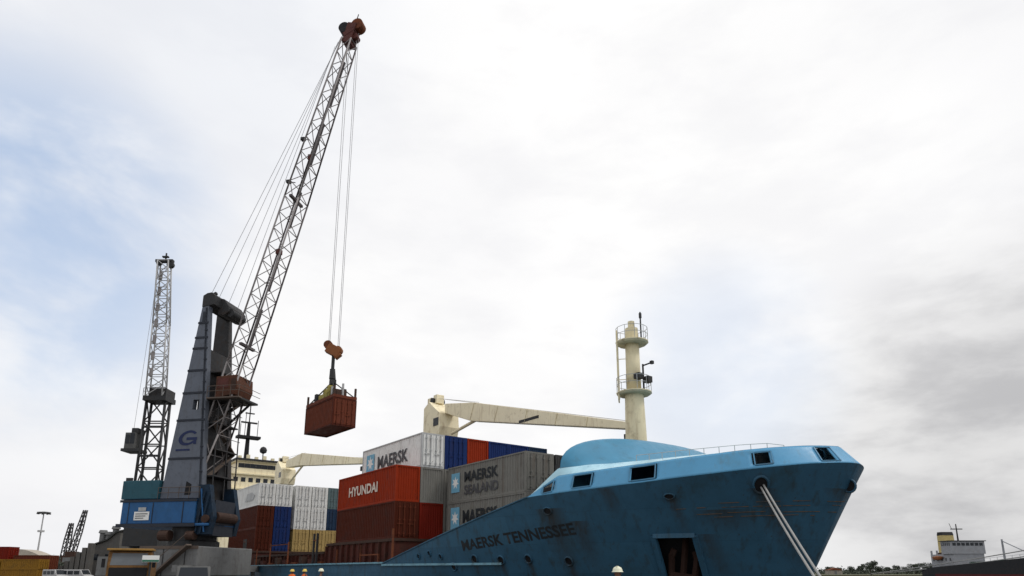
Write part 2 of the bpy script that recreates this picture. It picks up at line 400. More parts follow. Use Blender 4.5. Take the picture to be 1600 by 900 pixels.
# decks
dk = MB()
pts = [(u, side_v(u, 1.2)+.03) for u in UL if u <= 16]
dk.add([(a, b, 1.2) for a, b in pts]+[(a, 18-b, 1.2) for a, b in reversed(pts)], [tuple(range(2*len(pts)))])
dk.build('main_deck', M['deckgrey'], ship)
fd = MB(); pts = [(u, side_v(u, 5.0)+.05) for u in [15.3]+[x for x in UL if 15.4 < x < us(5.0)-.1]]
fd.add([(a, b, 5.0) for a, b in pts]+[(a, 18-b, 5.0) for a, b in reversed(pts)], [tuple(range(2*len(pts)))])
fd.build('forecastle_deck', M['deckgrey'], ship)
bh = MB(); bh.box(14.9, 15.2, side_v(15, 1.4)+.3, 18-side_v(15, 1.4)-.3, 1.2, 5.05); bh.build('forecastle_bulkhead', M['strake'], ship)
# rail cap along main deck, rubbing strake
cap = MB(); cp = [u for u in UL if u <= .5]
for a, b in zip(cp, cp[1:]):
    if b-a > .01: cap.bar((a, side_v(a, 2.2)-.02, 2.24), (b, side_v(b, 2.2)-.02, 2.24), .28, .11)
cap.build('bulwark_rail', M['strake'], ship)
sk = MB(); su = [u for u in UL if .5 <= u <= 12.6]
for a, b in zip(su[::2], su[2::2]): sk.bar(on_hull(a, 2.1, .05), on_hull(b, 2.1, .05), .16, .13)
sk.build('rubbing_strake', M['strake'], ship)
# sloped cap on the forward ramp of plating
rc = MB(); su = [u for u in UL if .5 <= u <= 15.7]
for a, b in zip(su[::2], su[2::2]):
    rc.bar((a, side_v(a, ztop(a)), ztop(a)+.01), (b, side_v(b, ztop(b)), ztop(b)+.01), .12, .06)
rc.build('ramp_cap', M['hull'], ship)
# light blue bulwark: vertical-ish strake leaning inboard, sloping shoulder coloured paler for its sky light, cambered whaleback roof
SR = [15.6+.15*i for i in range(int((UB-.5-15.6)/.15)+1)] + [UB-.4, UB-.3, UB-.2, UB-.1, UB-.04, UB]
SR = sorted(set(round(x, 3) for x in SR))
def bw_h(u): return min(1., max(.02, (u-15.6)/1.75)) * (.98-.06*max(0, (u-27)/2.4))
def inset(u): return .92*min(1., max(.10, (u-16.9)/3.0))
def lean(u): return (.40+.50*max(0, (u-26.2)/3.2)) * min(1, max(.02, (u-15.6)/1.75))
def sh_h(u): return max(.03, .46*(1-max(0, (u-19)/9.6))) * min(1, max(.05, (u-15.6)/1.75))
def ring(u, lean, z):      # knuckle curve moved inboard
    zk = ztop(u); b = half(u, zk)
    e = .05; db = (half(u-e, ztop(u-e))-half(min(u+e, us(ztop(u))), zk))/(2*e)
    n = Vector((min(db, 12.), 1)).normalized()
    bb = b - n.y*lean; uu = u - n.x*lean
    return uu, max(bb, 0.), z
HOLES = [(16.5,17.2,.16,.84),(18.3,19.5,.16,.86),(21.4,22.6,.14,.86),(26.45,27.05,.18,.80),(28.55,28.84,.12,.90)]
def build_bulwark():
    NR = 10
    v, f = [], []
    for side in (0, 1):
        base = len(v)
        for u in SR:
            zk = ztop(u)
            for j in range(NR+1):
                t = j/NR; a, b, z = ring(u, lean(u)*t, zk+bw_h(u)*t)
                v.append((a, 9-b if side == 0 else 9+b, z))
        for i in range(len(SR)-1):
            uc = (SR[i]+SR[i+1])/2
            for j in range(NR):
                t = (j+.5)/NR
                if any(h[0] < uc < h[1] and h[2] < t < h[3] for h in HOLES): continue
                a = base+i*(NR+1)+j; b = a+NR+1; fc = (a, b, b+1, a+1)
                f.append(fc if side == 0 else tuple(reversed(fc)))
    m = MB(); m.v = v; m.f = f
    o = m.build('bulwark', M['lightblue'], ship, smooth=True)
    s = o.modifiers.new('thick', 'SOLIDIFY'); s.thickness = .06; s.offset = -1
    for ua, ub, ta, tb in HOLES:      # plate frames round the openings
        ia = [u for u in SR if ua < u < ub]
        if len(ia) < 2: ia = [ua, ub]
        def fp(u, t, off=.02):
            a, b, z = ring(u, lean(u)*t-off, ztop(u)+bw_h(u)*t); return Vector((a, 9-b, z))
        fr = MB(); lo, hi = ia[0]-.075, ia[-1]+.075
        lp = [fp(lo+(hi-lo)*i/5, ta) for i in range(6)] + [fp(hi-(hi-lo)*i/5, tb) for i in range(6)]
        for p, q_ in zip(lp, lp[1:]+lp[:1]): fr.bar(p, q_, .055, .055)
        fr.build('port_frame', M['frameblue'], o)
    MB().box(15.75, 17.3, side_v(16.5, 5.6)+.75, 9-5, 5.01, 6.1).build('port_dark_block', M['black'], ship)  # black block added behind the aft port for its shaded interior
    # shoulder
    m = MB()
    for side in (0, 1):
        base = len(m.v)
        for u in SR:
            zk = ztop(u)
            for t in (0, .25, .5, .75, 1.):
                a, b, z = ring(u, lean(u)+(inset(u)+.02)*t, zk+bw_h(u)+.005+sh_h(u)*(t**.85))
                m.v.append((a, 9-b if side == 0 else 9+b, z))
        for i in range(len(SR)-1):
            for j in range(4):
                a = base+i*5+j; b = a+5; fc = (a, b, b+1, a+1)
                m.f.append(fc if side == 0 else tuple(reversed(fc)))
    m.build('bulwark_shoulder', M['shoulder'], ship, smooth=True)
    # whaleback
    m = MB(); us_ = [x for x in SR if x >= 17.35]; NV = 28
    for u in us_:
        a, b, z = ring(u, lean(u)+inset(u)-.01, ztop(u)+bw_h(u)+sh_h(u)-.02)
        k = max(0., min(1., (u-17.4)/3.7)); k = k*k*(3-2*k)
        H = 2.22*(1-k)+.30*k*(1-(u-17.4)/13)
        p = 2.5
        for j in range(NV+1):
            s = -cos(pi*j/NV)
            qq_ = .42 + 1.25*min(1, max(0, (u-17.6)/2.4)); m.v.append((a, 9+b*s, z+H*max(0., 1-abs(s)**p)**qq_))
    for i in range(len(us_)-1):
        for j in range(NV):
            x = i*(NV+1)+j; m.f.append((x, x+NV+1, x+NV+2, x+1))
    # aft end wall of the whaleback
    m2 = MB(); 
    arch = m.v[:NV+1]
    m2.add([(a+.02, b, c) for a, b, c in arch]+[(arch[0][0]+.02, b, 5.0) for a, b, c in arch], [(j+1, j, j+NV+1, j+NV+2) for j in range(NV)])
    m.build('whaleback', M['whaleback'], ship, smooth=True)
    m2.build('whaleback_end', M['whaleback'], ship)
build_bulwark()
# thin hand rail on the shoulder
rl = MB(); prev = None
for i, u in enumerate([21.4+.64*k for k in range(11)]):
    a, b, z = ring(u, lean(u)+inset(u)-.04, ztop(u)+bw_h(u)+sh_h(u)-.03)
    p = Vector((a, 9-b, z)); q_ = p+Vector((0,0,.32 if u < 27.4 else .2))
    strut('rail_post', p, q_, .035, M['stanchion'], ship, ROD)
    if prev: rl.tube(prev, q_, .016, n=5)
    prev = q_
rl.build('hand_rail', M['stanchion'], ship)
# anchor pocket and anchor
def pocket():
    root = MB()
    ins = lambda u, z: Vector((u, side_v(u, z), z)) - hull_n(22.2, 2.3)*.75
    def uu(s, z): return 21.42+1.73*s-(3.4-z)*.16
    n = 6
    zs = [.9+(3.36-.9)*i/n for i in range(n+1)]
    back = [[ins(uu(s/4, z), z) for s in range(5)] for z in zs]
    front = [[on_hull(uu(s/4, z), z, .0) for s in range(5)] for z in zs]
    V = []; F = []
    for r in back: V += r
    for i in range(n):
        for j in range(4): a = i*5+j; F.append((a, a+1, a+6, a+5))
    root.add(V, F)
    edge = lambda g: [g[i][0] for i in range(n+1)]+[g[n][j] for j in range(1, 5)]+[g[i][4] for i in range(n-1, -1, -1)]+[g[0][j] for j in range(3, 0, -1)]
    eb, ef = edge(back), edge(front); k = len(eb)
    root.add(eb+ef, [(i, (i+1) % k, (i+1) % k+k, i+k) for i in range(k)])
    pk = root.build('anchor_pocket', M['black'], ship)
    rim = MB(); e2 = [p + hull_n(22.2, 2.3)*.02 for p in ef]
    for a, b in zip(e2, e2[1:]+e2[:1]): rim.bar(a, b, .26, .22)
    rim.build('rim', M['hull'], pk)
    an = MB(); c = on_hull(22.15, 2.0, -.28); nn = hull_n(22.2, 2.3)
    up = Vector((.16, 0, 1)).normalized(); rt = nn.cross(up).normalized()
    P = lambda a, b, d=0: c+rt*a+up*b+nn*d
    an.bar(P(0,1.3), P(0,-.9), .22, .22); an.bar(P(-.62,-.75), P(.62,-.75), .34, .34)
    for s in (-1, 1):
        an.bar(P(s*.55,-.8), P(s*.62,.35,.12), .20, .24); an.bar(P(s*.62,.2,.12), P(s*.5,.62,.15), .12, .30)
    an.build('anchor', M['anchor'], pk)
pocket()
# fairleads and freeing ports (raised rims with black discs inside)
def ringport(name, u, z, r, squash=1., m=M['hull']):
    n = hull_n(u, z); c = on_hull(u, z, 0); t1 = Vector((0,0,1)).cross(n).normalized(); t2 = n.cross(t1)
    mb = MB(); N_ = 16; prof = [(1.32,.0),(1.30,.07),(1.1,.10),(.98,.05),(.95,.01)]
    vs = [c+(t1*cos(2*pi*i/N_)+t2*sin(2*pi*i/N_)*squash)*r*a+n*h for a, h in prof for i in range(N_)]
    mb.add(vs, [(k*N_+i, k*N_+(i+1) % N_, (k+1)*N_+(i+1) % N_, (k+1)*N_+i) for k in range(len(prof)-1) for i in range(N_)])
    o = mb.build(name, m, ship, smooth=True)
    d = MB(); d.add([c+(t1*cos(2*pi*i/N_)+t2*sin(2*pi*i/N_)*squash)*r+n*.012 for i in range(N_)], [tuple(range(N_))])
    d.build('dark_disc', M['black'], o)  # flat black disc standing in for the shade inside the hole
    return o
ringport('fairlead', 26.36, 5.55, .30, 1.25)
ringport('fairlead', 28.63, 5.53, .26)
ringport('fairlead', 22.87, 5.18, .22, .6)
ringport('fairlead', 16.61, 4.79, .22, .8)
for u, z in ((8.5,1.95),(10.44,2.38),(12.43,2.30),(14.3,2.34),(16.69,2.2)): ringport('freeing_port', u, z, .2, 1.1)
for u, z in ((6.4,2.75),(5.2,2.6),(7.5,2.55)): ringport('freeing_port', u, z, .13, 1.2)
# rust scars: weld seams standing proud along the bow plating
rs = random.Random(11)
for z0, ua, ub in ((4.78,24.6,28.3),(4.55,22.9,28.1),(4.30,23.6,27.9),(4.14,24.2,27.4)):
    m = MB(); x = ua
    while x < ub:
        e = min(ub, x+rs.uniform(.3,1.3)); n = max(2, int((e-x)/.25)); zz = z0+rs.uniform(-.03,.03)
        us_ = [x+(e-x)*i/n for i in range(n+1)]
        for a, b in zip(us_, us_[1:]): m.bar(on_hull(a, zz+.02*(a-ua), .0), on_hull(b, zz+.02*(b-ua), .0), .03, .035)
        x = e+rs.uniform(.05,.6)
    m.build('scraped_ridge', M['scrape'], ship)
# ship's name on the hull
me = text_mesh('MAERSK TENNESSEE', 1.0, 8.1, .03, height=.62)
for v in me.vertices:
    u = 9.65+v.co.x; z = 2.84+v.co.y+.085*(v.co.x)
    p = on_hull(u, z, .012); v.co = p
obj('ship_name', me, M['letters'], ship)
# hatch coamings, lashing posts
def coaming(u0, u1, v0, v1, z1):
    c = MB().box(u0, u1, v0, v1, 1.21, z1).build('hatch_coaming', M['coaming'], ship)
    n = int((u1-u0)/1.1)
    for i in range(n+1):
        x = u0+(u1-u0)*i/n
        MB().box(x-.05, x+.05, v0-.22, v0-.003, 1.22, z1-.05).build('stiffener', M['coaming'], c)
    MB().box(u0-.1, u1+.1, v0-.12, v1+.1, z1-.02, z1+.18).build('hatch_cover', M['darkbrown'], c)
coaming(-12.4, .2, .05, 17.8, 3.8)
coaming(-51, -37.2, .05, 17.8, 3.8)
coaming(-35, -14.5, .6, 17.5, 3.2)
coaming(.8, 10.8, 3.6, 14.5, 3.8)
for u, h, w in ((.9,4.6,.12),(-1.3,2.9,.12),(-4.4,3.6,.1),(-13.6,4.9,.16),(-14.4,4.9,.16),(-21,4.4,.12),(-26.5,4.4,.12),(-35.6,5.2,.16),(-36.3,5.2,.16),(-9,3.4,.1),(-31,4.0,.1)):
    MB().box(u-w/2, u+w/2, -.55, -.55+w, 1.21, h).build('lashing_post', M['towerdark'] if w > .13 else M['rust'], ship)
for u0, u1, z in ((-14.4,-13.6,4.3),(-26.5,-21,4.2),(-36.3,-35.6,4.9),(-4.4,-1.3,2.85)):
    MB().bar((u0, -.5, z), (u1, -.5, z), .09, .09).build('lashing_rail', M['rust'], ship)
for k in range(9):
    u = -13.2-.3-2.35*k
    MB().box(u-.5, u+.35, -.2, .25, 1.21, 2.5+.25*(k % 3)).build('vent_box', (M['rust'], M['coaming'], M['darkbrown'])[k % 3], ship)
# deck winch gear abaft the whaleback
wg = MB(); wg.box(12.2, 14.2, 7.2, 9.6, 1.21, 8.1); 
wg.build('winch_house', M['dark'], ship)
for k in range(7):
    MB().tube((13.6, 4.4+.55*k, 7.9+.12*(k % 3)), (13.6, 4.4+.55*k, 8.35+.2*((k*2) % 3)+.06*k), .13, n=8).build('vent_pipe', M['dark'], ship)
MB().box(13.2, 14.0, 4.1, 8.3, 7.5, 8.0).build('vent_base', M['dark'], ship)
for k in range(2): MB().box(13.4, 13.8, 4.4+3*k, 4.7+3*k, 1.21, 7.5).build('vent_support', M['dark'], ship)

# foremast
def foremast():
    cu, cv = 15.4, 9.0
    m = MB().lathe([(.72,5.0),(.70,9.0),(.60,12.8),(.585,12.85)], (cu,cv,0), 20).build('mast', M['mastcream'], ship, smooth=True)
    MB().lathe([(.48,12.86),(.45,16.2)], (cu,cv,0), 18).build('upper_column', M['mastcream'], m, smooth=True)
    MB().lathe([(.42,16.3),(.42,17.25),(.22,17.3),(.22,17.75)], (cu,cv,0), 16).build('drum', M['mastcream'], m)
    for z, r, du in ((12.72, 1.15, .1), (16.16, 1.08, -.05)):
        p = MB().lathe([(r*.9, z), (r, z+.1), (r, z+.16)], (cu+du*.0, cv, 0), 14).build('platform', M['mastcream'], m)
        # railings
    for z, r in ((12.9, 1.1), (16.3, 1.03)):
        rr = MB()
        for h in (.5, .95):
            P = [(cu+r*cos(2*pi*i/14), cv+r*sin(2*pi*i/14), z+h) for i in range(15)]
            rr.path(P, .018, 5)
        for i in range(10): 
            a = 2*pi*i/10; rr.tube((cu+r*cos(a), cv+r*sin(a), z), (cu+r*cos(a), cv+r*sin(a), z+.95), .02, n=5)
        rr.build('platform_railing', M['stanchion'], m)
    # ladder on the quay side aft
    d = Vector((-.74,-.67,0)); d.normalize(); t = Vector((-d.y, d.x, 0))
    a = Vector((cu,cv,0))+d*.98
    ld = MB()
    for s in (-1, 1): ld.tube(a+t*(.2*s)+Vector((0,0,12.3)), a+t*(.2*s)+Vector((0,0,17.15)), .045, n=6)
    for k in range(16): ld.tube(a+t*.2+Vector((0,0,12.4+.3*k)), a-t*.2+Vector((0,0,12.4+.3*k)), .02, n=5)
    for z in (13.8, 15.2): ld.tube(a+Vector((0,0,z)), Vector((cu,cv,z))+d*.4, .025, n=5)
    ld.build('ladder', M['mastcream'], m)
    MB().tube(a-d*.02+t*.34+Vector((0,0,12.4)), a-d*.02+t*.34+Vector((0,0,16.9)), .07, n=8).build('cable_pipe', M['mastcream'], m)
    e = Vector((.70,.45,0)).normalized()
    MB().tube(Vector((cu,cv,16.3))+e*.62, Vector((cu,cv,18.35))+e*.62, .05, n=6).build('antenna_pole', M['dark'], m)
    MB().cbox(Vector((cu,cv,18.1))+e*.62, (.13,.13,.35)).build('lamp', M['dark'], m)
    f = Vector((.85,.0,0))
    rd = MB(); c = Vector((cu,cv,13.7))+f
    rd.tube(c+Vector((0,0,-.85)), c+Vector((0,0,.9)), .06, n=6); rd.cbox(c+Vector((-.15,-.25,.1)), (.45,.5,.35)); rd.cbox(c+Vector((.15,.25,-.12)), (.4,.4,.4))
    rd.tube(c+Vector((0,0,.8)), c+Vector((.5,.3,.95)), .05, n=6); rd.cbox(c+Vector((.5,.3,.95)), (.2,.2,.2))
    rd.build('radar_unit', M['dark'], m)
foremast()

# deck cranes
def deck_crane(u, v, zb, jib_pts, strut_pts, name_part='deck_crane'):
    m = MB().lathe([(1.25,1.2),(1.25,zb-.5),(1.6,zb-.4),(1.6,zb)], (u,v,0), 24).build(name_part, M['cream'], ship, smooth=False)
    h = MB(); z = zb
    h.prism([(u-1.75,z+.02),(u+1.8,z+.02),(u+2.1,z+1.0),(u+1.9,z+2.6),(u+.5,z+3.5),(u-.55,z+4.3),(u-1.75,z+3.7)], v-1.25, v+1.25)
    h.build('crane_house', M['cream'], m, bevel=.06)
    hd = MB(); hd.box(u-1.9, u-1.0, v-.7, v+.7, z+3.8, z+5.0); hd.box(u-.9, u-.1, v-.5, v+.5, z+4.2, z+5.25)
    hd.build('crane_head', M['cream'], m, bevel=.05)
    MB().tube((u-.75, v-.8, z+4.55), (u-.75, v+.8, z+4.55), .34, n=14).build('head_sheave', M['dark'], m)
    MB().box(u+.6, u+1.7, v-1.29, v-1.255, z+1.2, z+2.1).build('cab_window', M['glass'], m)
    MB().prism(jib_pts, v-.6, v+.6).build('jib', M['cream'], m, bevel=.05)
    (sa, sb) = strut_pts
    MB().tube((sa[0], v, sa[1]), (sb[0], v, sb[1]), .17, n=10).build('luffing_cylinder', M['cream'], m)
    tip = jib_pts[2]
    tp0, tp1, bt0 = Vector((jib_pts[4][0],0,jib_pts[4][1])), Vector((jib_pts[3][0],0,jib_pts[3][1])), (Vector((jib_pts[1][0],0,jib_pts[1][1])), Vector((jib_pts[2][0],0,jib_pts[2][1])))
    for f in (0.,.2,.42,.62,.8):
        a = tp0.lerp(tp1, f); b_ = bt0[0].lerp(bt0[1], f)
        MB().bar((a.x,v-.615,a.z-.02),(b_.x,v-.615,b_.z+.02),.07,.02).build('weld_strap', M['mastcream'], m)
    for dy in (-.25,.25): strut('jib_wire', (u-.6,v+dy,z+4.9), (tp1.x,v+dy,tp1.z+.1), .035, M['rope'], m, ROD)
    strut('luffing_wire', (u-.6,v,z+4.9), (tp0.x,v,tp0.z+.1), .05, M['rope'], m, ROD)
    MB().cbox((tip[0]-.2, v, tip[1]-.62), (.7,.5,.62)).build('jib_hook', M['black'], m)
    return m
zb = 16.4
c1 = deck_crane(-21.2, 16, zb, [(-19.3,19.0),(-14.0,17.15),(8.4,12.5),(8.5,13.05),(-13.2,19.0),(-19.3,20.1)][::1], ((-18.6,16.6),(-13.2,17.35)))
MB().box(-5.4,-2.4,15.375,15.398,15.35,15.62).build('jib_label', M['dark'], c1)
c2 = deck_crane(-75.3, 16, 16.5, [(-73.4,19.4),(-66.5,18.9),(-41.8,16.1),(-41.6,16.9),(-65.5,20.9),(-73.4,20.6)], ((-72.6,16.7),(-66.2,19.0)))

# aft superstructure
def superstructure():
    u = -92
    lv = [(1.2,14.2,10.2,24),(14.25,17.4,10.6,23.2),(17.45,20.4,11.2,22.5),(20.45,23.0,12.2,21.5)]
    s = MB().box(u-14, u, 9.8, 23.5, 1.2, 14.2).build('superstructure', M['cream'], ship)
    for k, (z0, z1, a, b) in enumerate(lv[1:]):
        MB().box(u-12, u-.25*(k+1), a, b, z0, z1-.25).build('deck_house', M['cream'], s)
        MB().box(u-12.3, u+.25-.25*k, a-.4, b+.4, z1-.25, z1).build('deck_edge', M['mastcream'], s)
    win = MB().box(-.03,.03,-.42,.42,-.42,.42).mesh('window')
    for z, a, b, n in ((19.2,12.0,22.0,8),(16.0,11.6,21.8,6)):
        for i in range(n):
            if n == 6 and i in (3,): continue
            obj('window', win, M['glass'], s, (u-.25*(1 if z < 18 else 2)+.02, a+(b-a)*i/(n-1), z))
    for z in (12.6, 9.6):
        for i in range(5): obj('window', win, M['glass'], s, (u+.02, 11.2+2.6*i, z))
    bw = MB().box(-.03,.03,-.55,.55,-.42,.42).mesh('bridge_window')
    for i in range(8): obj('bridge_window', bw, M['glass'], s, (u-.75+.02, 12.9+1.13*i, 22.0))
    MB().box(u-11, u+.1, 11.6, 22.3, 23.0, 23.35).build('bridge_roof', M['dark'], s)
    MB().box(u-4, u-1.2, 21.5, 24.0, 20.7, 21.2).build('bridge_wing', M['dark'], s)
    MB().tube((u-4,14.5,23.3), (u-4,14.5,31.5), .5, .3, n=10).build('radar_mast', M['black'], s)
    MB().box(u-5, u-3, 12.3, 16.8, 28.0, 28.5).build('mast_platform', M['black'], s)
    MB().tube((u-4,14.5,28.5), (u-4,14.5,35.5), .13, n=6).build('mast_pole', M['dark'], s)
    MB().box(u-4.2, u-3.8, 12.9, 16.1, 31.2, 31.5).build('radar_scanner', M['dark'], s)
    MB().box(u-4.2, u-3.8, 13.6, 15.4, 33.2, 33.4).build('radar_scanner', M['dark'], s)
    for y, h in ((12.9,31),(16.3,32),(13.8,33.5)): MB().tube((u-4,y,28.5), (u-4,y,h), .07, n=5).build('aerial', M['dark'], s)
    MB().lathe([(.1,0),(.65,.3),(.75,.8),(.5,1.3),(.1,1.5)], (u-4,17.8,25.2), 12).build('satellite_dome', M['dark'], s)
    MB().tube((u-4,17.8,23.3), (u-4,17.8,25.3), .12, n=6).build('dome_post', M['dark'], s)
    for k in range(6): MB().box(u-1.2, u-.6, 12.2+1.6*k, 12.8+1.6*k, 23.35, 23.9+.3*(k % 2)).build('roof_box', M['mastcream'], s)
superstructure()

# ------------------------------------------------------------------ containers
MESH = {}
def corr_wall(mb, x0, x1, y, z0, z1, sgn, n, d=.045):
    p = (x1-x0)/n; xs = []
    for i in range(n):
        a = x0+i*p
        xs += [(a, 0), (a+p*.28, 0), (a+p*.42, d), (a+p*.86, d)]
    xs.append((x1, 0))
    vs = [(x, y-sgn*q_, z) for x, q_ in xs for z in (z0, z1)]
    fs = [(2*i, 2*i+2, 2*i+3, 2*i+1) for i in range(len(xs)-1)]
    mb.add(vs, fs if sgn < 0 else [tuple(reversed(f)) for f in fs])
def box_meshes(L, w, h, ends):
    key = (L, w, h, ends)
    if key in MESH: return MESH[key]
    b = MB(); n = max(4, int(L/.30))
    corr_wall(b, .1, L-.1, .03, .14, h-.1, -1, n); corr_wall(b, .1, L-.1, w-.03, .14, h-.1, 1, n)
    b.box(.02, L-.02, .06, w-.06, h-.08, h-.02); b.box(.02, L-.02, .06, w-.06, .08, .16)
    for x, s in ((L-.03, 1), (.03, -1)):       # end walls in shallow corrugation
        k = 9; ys = []
        p = (w-.2)/k
        for i in range(k): a = .1+i*p; ys += [(a,0),(a+p*.3,0),(a+p*.45,.035),(a+p*.85,.035)]
        ys.append((w-.1, 0))
        vs = [(x-s*q_, y, z) for y, q_ in ys for z in (.14, h-.1)]
        b.add(vs, [(2*i, 2*i+2, 2*i+3, 2*i+1) for i in range(len(ys)-1)])
    fr = MB()
    for x in (0, L-.14):
        for y in (0, w-.14): fr.box(x, x+.14, y, y+.14, 0, h)
    for y in (0, w-.1):
        fr.box(.141, L-.141, y, y+.1, .0, .15); fr.box(.141, L-.141, y, y+.1, h-.1, h-.002)
    for x in (0, L-.1):
        fr.box(x, x+.1, .141, w-.141, 0, .16); fr.box(x, x+.1, .141, w-.141, h-.12, h-.003)
    door = MB(); dw = (w-.3)/2
    door.box(0, .05, 0, dw-.01, .17, h-.14)
    rod = MB(); rod.tube((.10,0,.1),(.10,0,h-.1),.035,n=6)
    for z in (.35,h*.5,h-.4): rod.box(.05,.14,-.07,.07,z-.05,z+.05)
    hnd = MB().box(.09,.13,0,.45,1.0,1.06)
    MESH[key] = dict(body=b.mesh('body'), frame=fr.mesh('frame'), door=door.mesh('door'), rod=rod.mesh('locking_rod'), handle=hnd.mesh('handle'), dw=dw)
    return MESH[key]
rodm = M['stanchion']
def container(label, m, loc, L=11.3, w=2.0, h=2.66, doors=True, rz=SHIP_RZ, group=None, rodmat=None, framemat=None):
    t = thing('shipping_container', label, 'container', loc, rz, group)
    ms = box_meshes(L, w, h, doors)
    obj('body', ms['body'], m, t); obj('frame', ms['frame'], framemat or m, t)
    if doors:
        for k in range(2):
            d = obj('door', ms['door'], m, t, (L-.028, .145+k*(ms['dw']+.01), 0))
            for j in (.27, .73):
                r = obj('locking_rod', ms['rod'], rodmat or m, d, (0, ms['dw']*j, 0))
            obj('handle', ms['handle'], rodmat or m, d, (0, .08, 0))
    return t
def letter(t, body, x, z, width, height, m, w=2.0, bold=.03):
    o = obj('lettering', text_mesh(body, 1, width, bold, height=height), m, t, (x, -.012, z), (pi/2, 0, 0)); return o
STAR = None
def star_logo(t, x, z, s, m=None, tall=1.0):
    MB().box(x, x+s, -.012, -.004, z, z+s*tall).build('logo_panel', m or M['starblue'], t)
    P = []
    for i in range(14):
        r = s*.42 if i % 2 == 0 else s*.20
        a = pi/2+pi*i/7; P.append((x+s/2+r*cos(a), z+s*tall/2+r*sin(a)))
    MB().prism(P, -.020, -.013).build('star', M['white'], t)
TZ = [3.99, 6.66, 9.33]
def cz(t): return TZ[t]
VP = 2.06
GB1 = 'containers stacked on the forward deck of the ship'
GS = 'containers stacked on the after deck of the ship'
LB = 10.7
a = container('dark brown container under the orange one, nearest the quay', K['brown'], W(-LB,0,cz(0)), LB, group=GB1, rodmat=K['rustbox'])
b = container('bright orange container with white HYUNDAI lettering, above the dark brown one', K['orange'], W(-LB,0,cz(1)), LB, doors=False, group=GB1)
letter(b, 'HYUNDAI', 2.3, .92, 5.4, .80, M['letterswhite'])
container('red container end beside the dark brown box, beneath the plain grey one', K['red'], W(-LB,VP,cz(0)), LB, doors=False, group=GB1)
container('plain grey container end between the orange box and the two-line lettered box', K['grey'], W(-LB,VP,cz(1)), LB, doors=False, group=GB1)
b = container('white container with MAERSK lettering and barred doors, topmost of the forward stack', K['white'], W(-LB,VP,cz(2)), LB, group=GB1, rodmat=K['lightgrey'], framemat=K['lightgrey'])
letter(b, 'MAERSK', 3.1, .72, 5.4, 1.05, M['lettersgrey']); star_logo(b, .9, .62, 1.5)
tops = [('blue container on the top tier just right of the white barred doors', 'blue'), ('orange-red container on the top tier between two blue ones', 'orange'),
        ('blue container on the top tier right of the orange-red one', 'blue'), ('second blue container right of the orange-red one on the top tier', 'blue'),
        ('dark navy container at the right end of the top tier', 'navy')]
for i, (lab, c) in enumerate(tops):
    container(lab, K[c], W(-LB,VP*(i+2),cz(2)), LB, doors=(c == 'blue' and i == 0), group=GB1)
for i in range(2, 7):
    for tr, nm in ((1,'middle'),(0,'bottom')):
        container('plain grey container, %s tier, in the %s column right of the white barred doors' % (nm, ('first','second','third','fourth','fifth')[i-2]), K['grey'], W(-LB,VP*i,cz(tr)), LB, doors=False, group=GB1)
LF = 9.7
b = container('grey container lettered MAERSK SEALAND in two lines with a star logo', K['grey'], W(.5,4.12,cz(1)), LF, 2.4, group=GB1)
letter(b, 'MAERSK', 2.35, 1.35, 4.3, .78, M['letters']); letter(b, 'SEALAND', 2.35, .42, 4.3, .70, M['lettersgrey']); star_logo(b, .55, .7, 1.15, tall=1.25)
b = container('grey container lettered MAERSK half hidden by the sloping blue hull plating', K['grey'], W(.5,4.12,cz(0)), LF, 2.4, group=GB1)
letter(b, 'MAERSK', 2.2, 1.05, 4.4, .95, M['letters']); star_logo(b, .55, .7, 1.2, tall=1.3)
container('dark container behind the two-line lettered box, close to the light blue whaleback', K['dark'], W(.5,6.7,cz(1)), LF, 2.4, group=GB1)
container('dark container under the other dark one close to the light blue whaleback', K['dark'], W(.5,6.7,cz(0)), LF, 2.4, group=GB1)
container('dark container behind the two-line lettered box, farther from the quay', K['dark'], W(.5,9.3,cz(1)), LF, 2.4, doors=False, group=GB1)
container('dark container low behind the two-line lettered box, farther from the quay', K['dark'], W(.5,9.3,cz(0)), LF, 2.4, doors=False, group=GB1)
LS = 11.8; us0 = -38-LS
stern = [
 (0.0, 0, [('dark brown container at the bottom left corner of the after stack', 'brown'), ('dark brown container in the middle of the left column of the after stack', 'brown'), ('white container on top of the brown column of the after stack', 'white')]),
 (2.06, 0, [('blue container at the bottom of the after stack beside brown', 'blue'), ('blue container in the middle of the after stack under a white one', 'blue'), ('white container on top of the blue column of the after stack', 'white')]),
 (4.45, 0, [('yellow tan container under two white ones, next to the blue column', 'tan'), ('middle white container above yellow, next to the blue column', 'white'), ('top white container of the left yellow-based column of the after stack', 'white')]),
 (6.55, 0, [('yellow tan container at the foot of the right white column of the after stack', 'tan'), ('middle white container of the right white column of the after stack', 'white'), ('top white container of the right white column of the after stack', 'white')]),
 (8.6, 0, [('tan container at the foot of the column hidden behind the orange box', 'tan'), ('navy container behind the far edge of the orange box', 'navy'), ('teal grey container on the column behind the far edge of the orange box', 'teal')]),
 (10.66, 0, [('dark container low in the last column behind the orange box', 'dark'), ('second navy container farther behind the orange box', 'navy'), ('second teal grey container farther behind the orange box', 'teal')])]
for v, _, tiers in stern:
    for t, (lab, c) in enumerate(tiers):
        o = container(lab, K[c], W(us0, v+1.15, cz(t)), LS, 1.98, doors=True, group=GS, rodmat=K['lightgrey'] if c == 'white' else None)
        if c == 'white' and v == 0:
            MB().prism([(6.2,.8),(9.6,.75),(10.2,1.3),(9.0,1.75),(7.0,1.7)], -.012, -.004).build('faded_print', K['lightgrey'], o)

